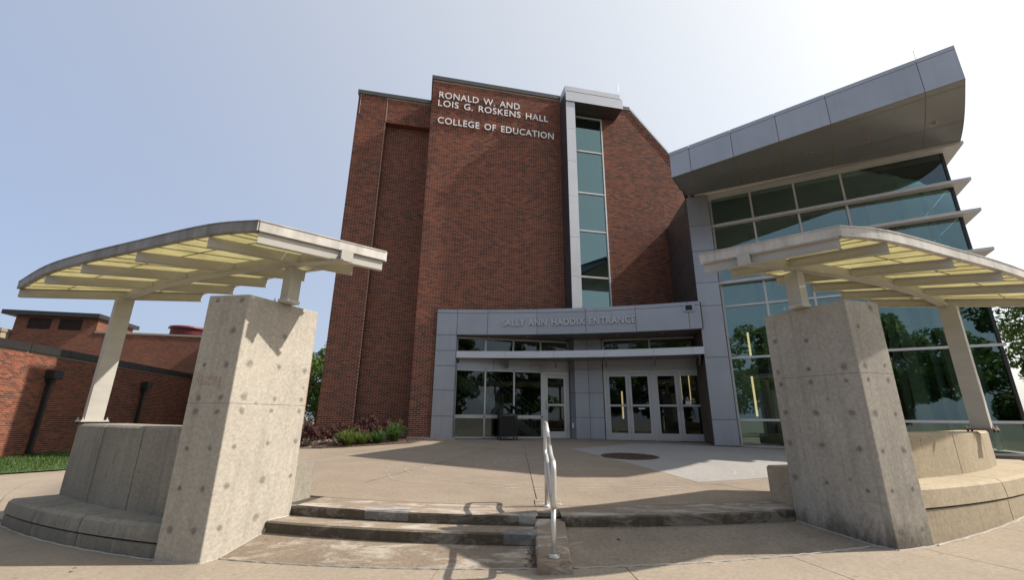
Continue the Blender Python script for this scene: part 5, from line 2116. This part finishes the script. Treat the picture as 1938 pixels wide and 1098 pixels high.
for k in range(n):
    a0_, a1_ = math.pi * k / n, math.pi * (k + 1) / n
    P8 = []
    for v in (-bd - 0.05, bd + 0.05):
        pass
    r0, r1 = 0.325, 0.345
    q = [(math.cos(a0_), math.sin(a0_)), (math.cos(a1_), math.sin(a1_))]
    pts = [BP(-r1 * q[0][0], -bd, 0.90 + r1 * 0.85 * q[0][1]), BP(-r1 * q[1][0], -bd, 0.90 + r1 * 0.85 * q[1][1]), BP(-r1 * q[1][0], bd, 0.90 + r1 * 0.85 * q[1][1]), BP(-r1 * q[0][0], bd, 0.90 + r1 * 0.85 * q[0][1])]
    pin = [BP(-r0 * q[0][0], -bd, 0.90 + r0 * 0.85 * q[0][1]), BP(-r0 * q[1][0], -bd, 0.90 + r0 * 0.85 * q[1][1]), BP(-r0 * q[1][0], bd, 0.90 + r0 * 0.85 * q[1][1]), BP(-r0 * q[0][0], bd, 0.90 + r0 * 0.85 * q[0][1])]
    mb.hexa(pin + pts)
mb.build('hood', 'black_metal', bin_)

# ------------------------------------------------------------------ low brick wing on the left
lowb = thing('low_brick_wing', (-17.2, 16, 0.05), 'low sunlit brick wing with black roof edge on the far left', 'building')
LW0 = Vector((-15.2, 7.85))
ld, ln_ = Vector((-0.2079, 0.9781)), Vector((0.9781, 0.2079))


def LP(u, z, dep=0.0):
    p = LW0 + ld * u + ln_ * dep
    return Vector((p.x, p.y, z))


LL = 22.0
mb = MB()
q = [LP(0, 0, MD), LP(LL, 0, MD), LP(LL, 0, -6.0), LP(0, 0, -6.0)]
mb.prism([(p.x, p.y) for p in q], -0.3, 3.6)
lwm = mb.build('wing_wall', 'mortar', lowb)
brick_field(lwm, LP, ld, ln_, 0.0, LL, -0.02, 3.56)
for k in range(12):
    u0, u1 = k * LL / 12 + 0.012, (k + 1) * LL / 12 - 0.012
    mb = MB()
    q = [LP(u0, 0, 0.06), LP(u1, 0, 0.06), LP(u1, 0, -0.4), LP(u0, 0, -0.4)]
    mb.prism([(p.x, p.y) for p in q], 3.56, 3.83)
    mb.build('roof_edge', 'coping_black', lowb)
mb = MB()
q = [LP(0, 0, -0.4), LP(LL, 0, -0.4), LP(LL, 0, -6.0), LP(0, 0, -6.0)]
mb.prism([(p.x, p.y) for p in q], 3.6, 3.7)
mb.build('roof', 'roof_gravel', lowb)
for u in (8.55, 14.4, 20.2):
    mb = MB()
    q = [LP(u - 0.22, 0, 0.30), LP(u + 0.22, 0, 0.30), LP(u + 0.22, 0, 0.0), LP(u - 0.22, 0, 0.0)]
    mb.prism([(p.x, p.y) for p in q], 2.72, 3.02)
    q = [LP(u - 0.12, 0, 0.18), LP(u + 0.12, 0, 0.18), LP(u + 0.12, 0, 0.0), LP(u - 0.12, 0, 0.0)]
    mb.prism([(p.x, p.y) for p in q], 2.60, 2.72)
    hd = mb.build('rain_head', 'coping_black', lowb)
    mb = MB()
    q = [LP(u - 0.06, 0, 0.15), LP(u + 0.06, 0, 0.15), LP(u + 0.06, 0, 0.03), LP(u - 0.06, 0, 0.03)]
    mb.prism([(p.x, p.y) for p in q], 0.22, 2.6)
    q = [LP(u - 0.068, 0, 0.30), LP(u + 0.068, 0, 0.30), LP(u + 0.068, 0, 0.025), LP(u - 0.068, 0, 0.025)]
    mb.prism([(p.x, p.y) for p in q], [0.06, 0.06, 0.14, 0.14], [0.16, 0.16, 0.26, 0.26])
    mb.build('downpipe', 'coping_black', lowb)

# taller block behind it, facade-parallel
hib = thing('rear_brick_block', (-24, 26.5, 0), 'distant flat brick block with louvred rooftop room on the far left', 'building')
HB = Vector((-19.0, 28.0))


def HP(u, z, dep=0.0):
    p = HB + F * u + N * dep
    return Vector((p.x, p.y, z))


def hblock(name, u0, u1, z0, z1, d0, d1, mat, parent=hib):
    mb = MB()
    q = [HP(u0, 0, d0), HP(u1, 0, d0), HP(u1, 0, d1), HP(u0, 0, d1)]
    mb.prism([(p.x, p.y) for p in q], z0, z1)
    return mb.build(name, mat, parent)


hw = hblock('block_wall', -11.2, 4.0, -0.3, 6.3, -0.02, -8, 'mortar')
uvwall('brick_face', HP, -11.2, 4.0, -0.3, 6.30, 'far_brick', hw)
HE = lambda v, z, dep=0: HP(4.0 + 0.004, z, -v)
uvwall('brick_face', HE, 0.0, 8.0, -0.3, 6.30, 'far_brick', hw)
hblock('roof_edge', -6.95, 4.05, 6.30, 6.42, 0.05, -0.3, 'conc_walk')
ph = hblock('rooftop_room', -11.2, -6.95, 6.30, 7.20, -0.02, -3.5, 'mortar')
uvwall('brick_face', HP, -11.2, -6.95, 6.30, 7.20, 'far_brick', ph)
HS = lambda v, z, dep=0: HP(-6.95 + 0.004 + dep, z, -v)
uvwall('brick_face', HS, 0.0, 3.5, 6.30, 7.20, 'far_brick', ph)
panel('door', HS(1.5, 6.42, 0.01), HS(2.5, 6.42, 0.01), HS(2.5, 7.1, 0.01), HS(1.5, 7.1, 0.01), (F.x, F.y, 0), 0.02, 'panel_light', ph, 0)
hblock('rooftop_roof', -11.75, -6.75, 7.20, 7.46, 0.35, -3.8, 'coping_black')
for u0, u1 in ((-10.55, -9.35), (-8.95, -7.75)):
    lv_ = hblock('louvre_opening', u0, u1, 6.42, 7.10, 0.0, -0.015, 'coping_black')
    for k in range(9):
        z = 6.45 + k * 0.073
        hblock('louvre_blade', u0 + 0.02, u1 - 0.02, z, z + 0.02, 0.03, 0.001, 'black_metal', lv_)
vt = thing('roof_vent', HP(-2.9, 6.35, -1.5), 'small round maroon roof vent on the distant brick block', 'vent')
p = HP(-2.6, 0, -1.5)
mb = MB()
mb.disc(p, 0.95, 0.95, 6.2, 7.0, 28)
mb.build('vent_drum', 'maroon', vt, smooth=False)
mb = MB()
mb.disc(p, 1.12, 1.05, 7.0, 7.12, 28)
mb.build('vent_cap', 'maroon', vt)
for k in range(6):
    mb = MB()
    mb.disc(p, 0.98, 0.98, 6.40 + k * 0.1, 6.43 + k * 0.1, 28)
    mb.build('vent_ring', 'maroon', vt)
fb_ = thing('pale_roof_edge', (-33, 26, 0), 'pale low parapet at the left picture edge beyond the brick wing', 'parapet')
mb = MB()
q = [HP(-16, 0, 0.5), HP(-11.3, 0, 0.5), HP(-11.3, 0, -2), HP(-16, 0, -2)]
mb.prism([(p.x, p.y) for p in q], 0, 6.1)
mb.build('parapet_wall', 'conc_bench_light', fb_)
mb = MB()
q = [HP(-16, 0, 0.6), HP(-11.25, 0, 0.6), HP(-11.25, 0, -2), HP(-16, 0, -2)]
mb.prism([(p.x, p.y) for p in q], 6.1, 6.3)
mb.build('parapet_cap', 'conc_walk', fb_)

# ------------------------------------------------------------------ planting
bedp = [(-6.6, 12.55), (-5.2, 12.72), (-4.2, 13.5), (-3.15, 14.5), (-2.95, 15.55), (-3.7, 16.0), (-3.2, 17.4), (-6.9, 16.7), (-8.2, 13.5)]
mb = MB()
mb.prism(bedp, [plaza_z(*p) - 0.02 for p in bedp], [plaza_z(*p) + 0.03 for p in bedp])
mb.build('mulch_bed', 'mulch', None, kind='structure')
mv, mf = [], []
for k in range(1500):
    x, y = rnd.uniform(-6.6, -3.0), rnd.uniform(12.6, 15.8)
    if y < 12.72 + max(0, (x + 5.2)) * 0.86 + 0.05:
        continue
    z = plaza_z(x, y) + 0.035
    a = rnd.uniform(0, 6.28)
    w, h = rnd.uniform(0.015, 0.05), rnd.uniform(0.006, 0.014)
    n = len(mv)
    ca, sa = math.cos(a), math.sin(a)
    t1 = rnd.uniform(-0.02, 0.02)
    for dx, dy in ((-w, -h), (w, -h), (w, h), (-w, h)):
        mv.append((x + dx * ca - dy * sa, y + dx * sa + dy * ca, z + t1 * (1 if dx > 0 else -1)))
    mf.append((n, n + 1, n + 2, n + 3))
tag(mk('mulch_chips', mv, mf, 'mulch'), 'brown bark mulch in the planting bed by the tower', 'mulch', kind='stuff')


def leaf_cloud(centers, n, size, mat, name, parent, squash=0.8, rs=None):
    vs_, fs = [], []
    for k in range(n):
        c, r = centers[rnd.randrange(len(centers))]
        while True:
            d = Vector((rnd.uniform(-1, 1), rnd.uniform(-1, 1), rnd.uniform(-1, 1)))
            if 0.05 < d.length < 1:
                break
        d = d.normalized() * (d.length ** 0.55)
        p = Vector(c) + Vector((d.x * r, d.y * r, d.z * r * squash))
        nrm = (d.normalized() * 0.6 + Vector((rnd.gauss(0, 0.5), rnd.gauss(0, 0.5), rnd.gauss(0.45, 0.5)))).normalized()
        a = nrm.orthogonal().normalized()
        a.rotate(Matrix.Rotation(rnd.uniform(0, 6.28), 3, nrm))
        b = nrm.cross(a)
        s = size * rnd.uniform(0.6, 1.25)
        m_ = len(vs_)
        vs_ += [p - a * s, p - b * s * 0.45 + nrm * s * 0.12, p + a * s, p + b * s * 0.45 + nrm * s * 0.12]
        fs.append((m_, m_ + 1, m_ + 2, m_ + 3))
    return mk(name, vs_, fs, mat, parent)


def shrub(x, y, r, h, label, group, n=2600, z0=None):
    z = plaza_z(x, y) if z0 is None else z0
    t = thing('barberry_shrub', (x, y, z), label, 'shrub', group)
    cs = []
    for k in range(22):
        a, q = rnd.uniform(0, 6.28), rnd.random() ** 0.5 * r * 0.85
        hh = h * (0.35 + 0.6 * rnd.random()) * (1 - 0.35 * (q / r) ** 2)
        cs.append(((x + math.cos(a) * q, y + math.sin(a) * q, z + hh), r * rnd.uniform(0.16, 0.30)))
    leaf_cloud(cs, n, 0.032, 'leaf_barberry', 'foliage', t)
    mb = MB()
    for c, rr in cs:
        c = Vector(c)
        b = Vector((x + (c.x - x) * 0.25, y + (c.y - y) * 0.25, z))
        mb.tube([b, b.lerp(c, 0.5) + Vector((rnd.gauss(0, 0.03), rnd.gauss(0, 0.03), 0)), c], [0.014, 0.010, 0.004], 5)
    mb.build('stems', 'bark', t)
    return t


SG = 'purple barberry shrubs in the bed'
shrub(-5.95, 13.35, 0.62, 0.62, 'dark red barberry shrub nearest the left pillar', SG, 3600)
shrub(-5.25, 14.2, 0.60, 0.70, 'dark red barberry shrub in the middle of the bed', SG, 3400)
shrub(-4.75, 15.1, 0.62, 0.85, 'tall dark red barberry shrub against the recessed brick', SG, 3600)
shrub(-4.55, 14.35, 0.5, 0.6, 'dark red barberry shrub behind the bright grass clump', SG, 2800)
shrub(-4.05, 15.5, 0.5, 0.75, 'dark red barberry shrub furthest right, close to the tower corner', SG, 2600)
shrub(-6.7, 14.3, 0.6, 0.62, 'dark red barberry shrub partly hidden behind the left pillar', SG, 2400)


def tuft(x, y, r, h, mat, label, n=420):
    z = plaza_z(x, y)
    t = thing('ornamental_grass', (x, y, z), label, 'grass clump', 'ornamental grass clumps in the bed')
    vs_, fs = [], []
    for k in range(n):
        a = rnd.uniform(0, 6.28)
        rr = rnd.random() * 0.10
        b = Vector((x + math.cos(a) * rr, y + math.sin(a) * rr, z))
        a2 = a + rnd.gauss(0, 0.4)
        out = r * rnd.uniform(0.25, 1.1)
        hh = h * rnd.uniform(0.55, 1.05) * (1 - 0.3 * out / (r * 1.1))
        w = rnd.uniform(0.004, 0.008)
        side = Vector((-math.sin(a2), math.cos(a2), 0)) * w
        dirv = Vector((math.cos(a2), math.sin(a2), 0))
        p1 = b + dirv * out * 0.3 + Vector((0, 0, hh * 0.6))
        p2 = b + dirv * out * 0.7 + Vector((0, 0, hh))
        p3 = b + dirv * out + Vector((0, 0, hh * rnd.uniform(0.75, 0.98)))
        m_ = len(vs_)
        vs_ += [b - side, b + side, p1 - side, p1 + side, p2 - side * 0.7, p2 + side * 0.7, p3]
        fs += [(m_, m_ + 1, m_ + 3, m_ + 2), (m_ + 2, m_ + 3, m_ + 5, m_ + 4), (m_ + 4, m_ + 5, m_ + 6)]
    mk('blades', vs_, fs, mat, t)
    mb = MB()
    for k in range(10):
        a = rnd.uniform(0, 6.28)
        p = Vector((x, y, z))
        e = p + Vector((math.cos(a) * r * 0.5, math.sin(a) * r * 0.5, h * rnd.uniform(0.95, 1.2)))
        mb.tube([p, p.lerp(e, 0.6) + Vector((0, 0, 0.08)), e], [0.003, 0.003, 0.007], 4)
    mb.build('seed_heads', 'leaf_grass', t)
    return t


tuft(-4.75, 13.35, 0.48, 0.50, 'leaf_grass', 'bright yellow green grass clump at the front of the bed', 620)
tuft(-4.12, 14.15, 0.42, 0.46, 'leaf_grass_dark', 'dark green grass clump right of the bright one', 420)
tuft(-4.45, 13.72, 0.36, 0.42, 'leaf_grass', 'small yellow green grass clump just right of the brightest one', 380)
tuft(-3.75, 14.75, 0.45, 0.66, 'leaf_grass_dark', 'taller green grass clump with feathery tips nearest the tower corner', 420)


def tree(x, y, z0, h, cr, label, group, nleaf, lsize, trunk_h=None, seed=1, ncl=46, zc=None):
    global rnd
    keep = rnd
    rnd = random.Random(seed)
    t = thing('tree', (x, y, z0), label, 'tree', group)
    th = trunk_h or h * 0.3
    cz = z0 + th + (h - th) * 0.5
    rz = (h - th) * 0.5
    cs = []
    for k in range(ncl):
        while True:
            d = Vector((rnd.uniform(-1, 1), rnd.uniform(-1, 1), rnd.uniform(-1, 1)))
            if 0.25 < d.length < 1:
                break
        d *= 0.95
        wz = 1.0 - 0.25 * max(0, d.z)
        cs.append(((x + d.x * cr * wz, y + d.y * cr * wz, cz + d.z * rz), cr * rnd.uniform(0.16, 0.30)))
    leaf_cloud(cs, nleaf, lsize, 'leaf_tree', 'crown', t, 0.75)
    mb = MB()
    top = Vector((x + rnd.gauss(0, 0.15), y + rnd.gauss(0, 0.15), z0 + h * 0.8))
    base = Vector((x, y, z0))
    tp = [base, base.lerp(top, 0.25) + Vector((rnd.gauss(0, 0.06), rnd.gauss(0, 0.06), 0)), base.lerp(top, 0.55), top]
    r0 = h * 0.022
    mb.tube(tp, [r0 * 1.3, r0, r0 * 0.7, r0 * 0.15], 8)
    for c, rr in cs[::2]:
        c = Vector(c)
        s = base.lerp(top, rnd.uniform(0.28, 0.75))
        if s.z > c.z:
            s = base.lerp(top, 0.3)
        mid = s.lerp(c, 0.5) + Vector((0, 0, -0.12 * (c - s).length * 0.3))
        mb.tube([s, mid, c], [r0 * 0.35, r0 * 0.22, r0 * 0.07], 5)
    mb.build('trunk', 'bark', t, smooth=True)
    rnd = keep
    return t


tree(-19.6, 46.0, 0.0, 9.4, 4.6, 'bright green leafy tree in the gap between left pillar and brick tower', None, 26000, 0.15, 0.9, 3, 80)
TG = 'trees beyond the glass lobby'
tree(26.5, 19.5, 0.2, 8.6, 3.6, 'tall light green tree right of the glass lobby, pale sky behind', TG, 15000, 0.12, 2.2, 11)
tree(24.0, 17.2, 0.2, 5.4, 2.3, 'lower dense dark tree at the right picture edge beside the lobby', TG, 13000, 0.10, 1.0, 12)
# trees behind the photographer, mirrored in the lobby and entrance glass
k = 0
TL_ = ['left front broad green tree', 'second broad green tree from the left', 'third tall green tree from the left', 'middle green tree', 'green tree right of the middle', 'leftmost low green tree', 'rightmost green tree', 'tall rear green tree on the left', 'tall rear green tree in the middle']
for x, y, h, cr in ((-24, -9, 10, 4.2), (-17, -15, 12, 5), (-9, -20, 13, 5.2), (0, -24, 12, 5), (9, -22, 12, 5), (-30, 1, 10, 4.5), (18, -18, 12, 5), (-21, -26, 14, 5.5), (-4, -32, 14, 6)):
    k += 1
    tree(x, y, -0.3, h, cr, TL_[k - 1] + ' behind the viewer, mirrored in the glass', 'trees mirrored in the glass', 8500, 0.27, 1.6, 20 + k, 40)

print('objects', len(bpy.data.objects), 'tris', sum(len(o.data.polygons) for o in bpy.data.objects if o.type == 'MESH') * 2)
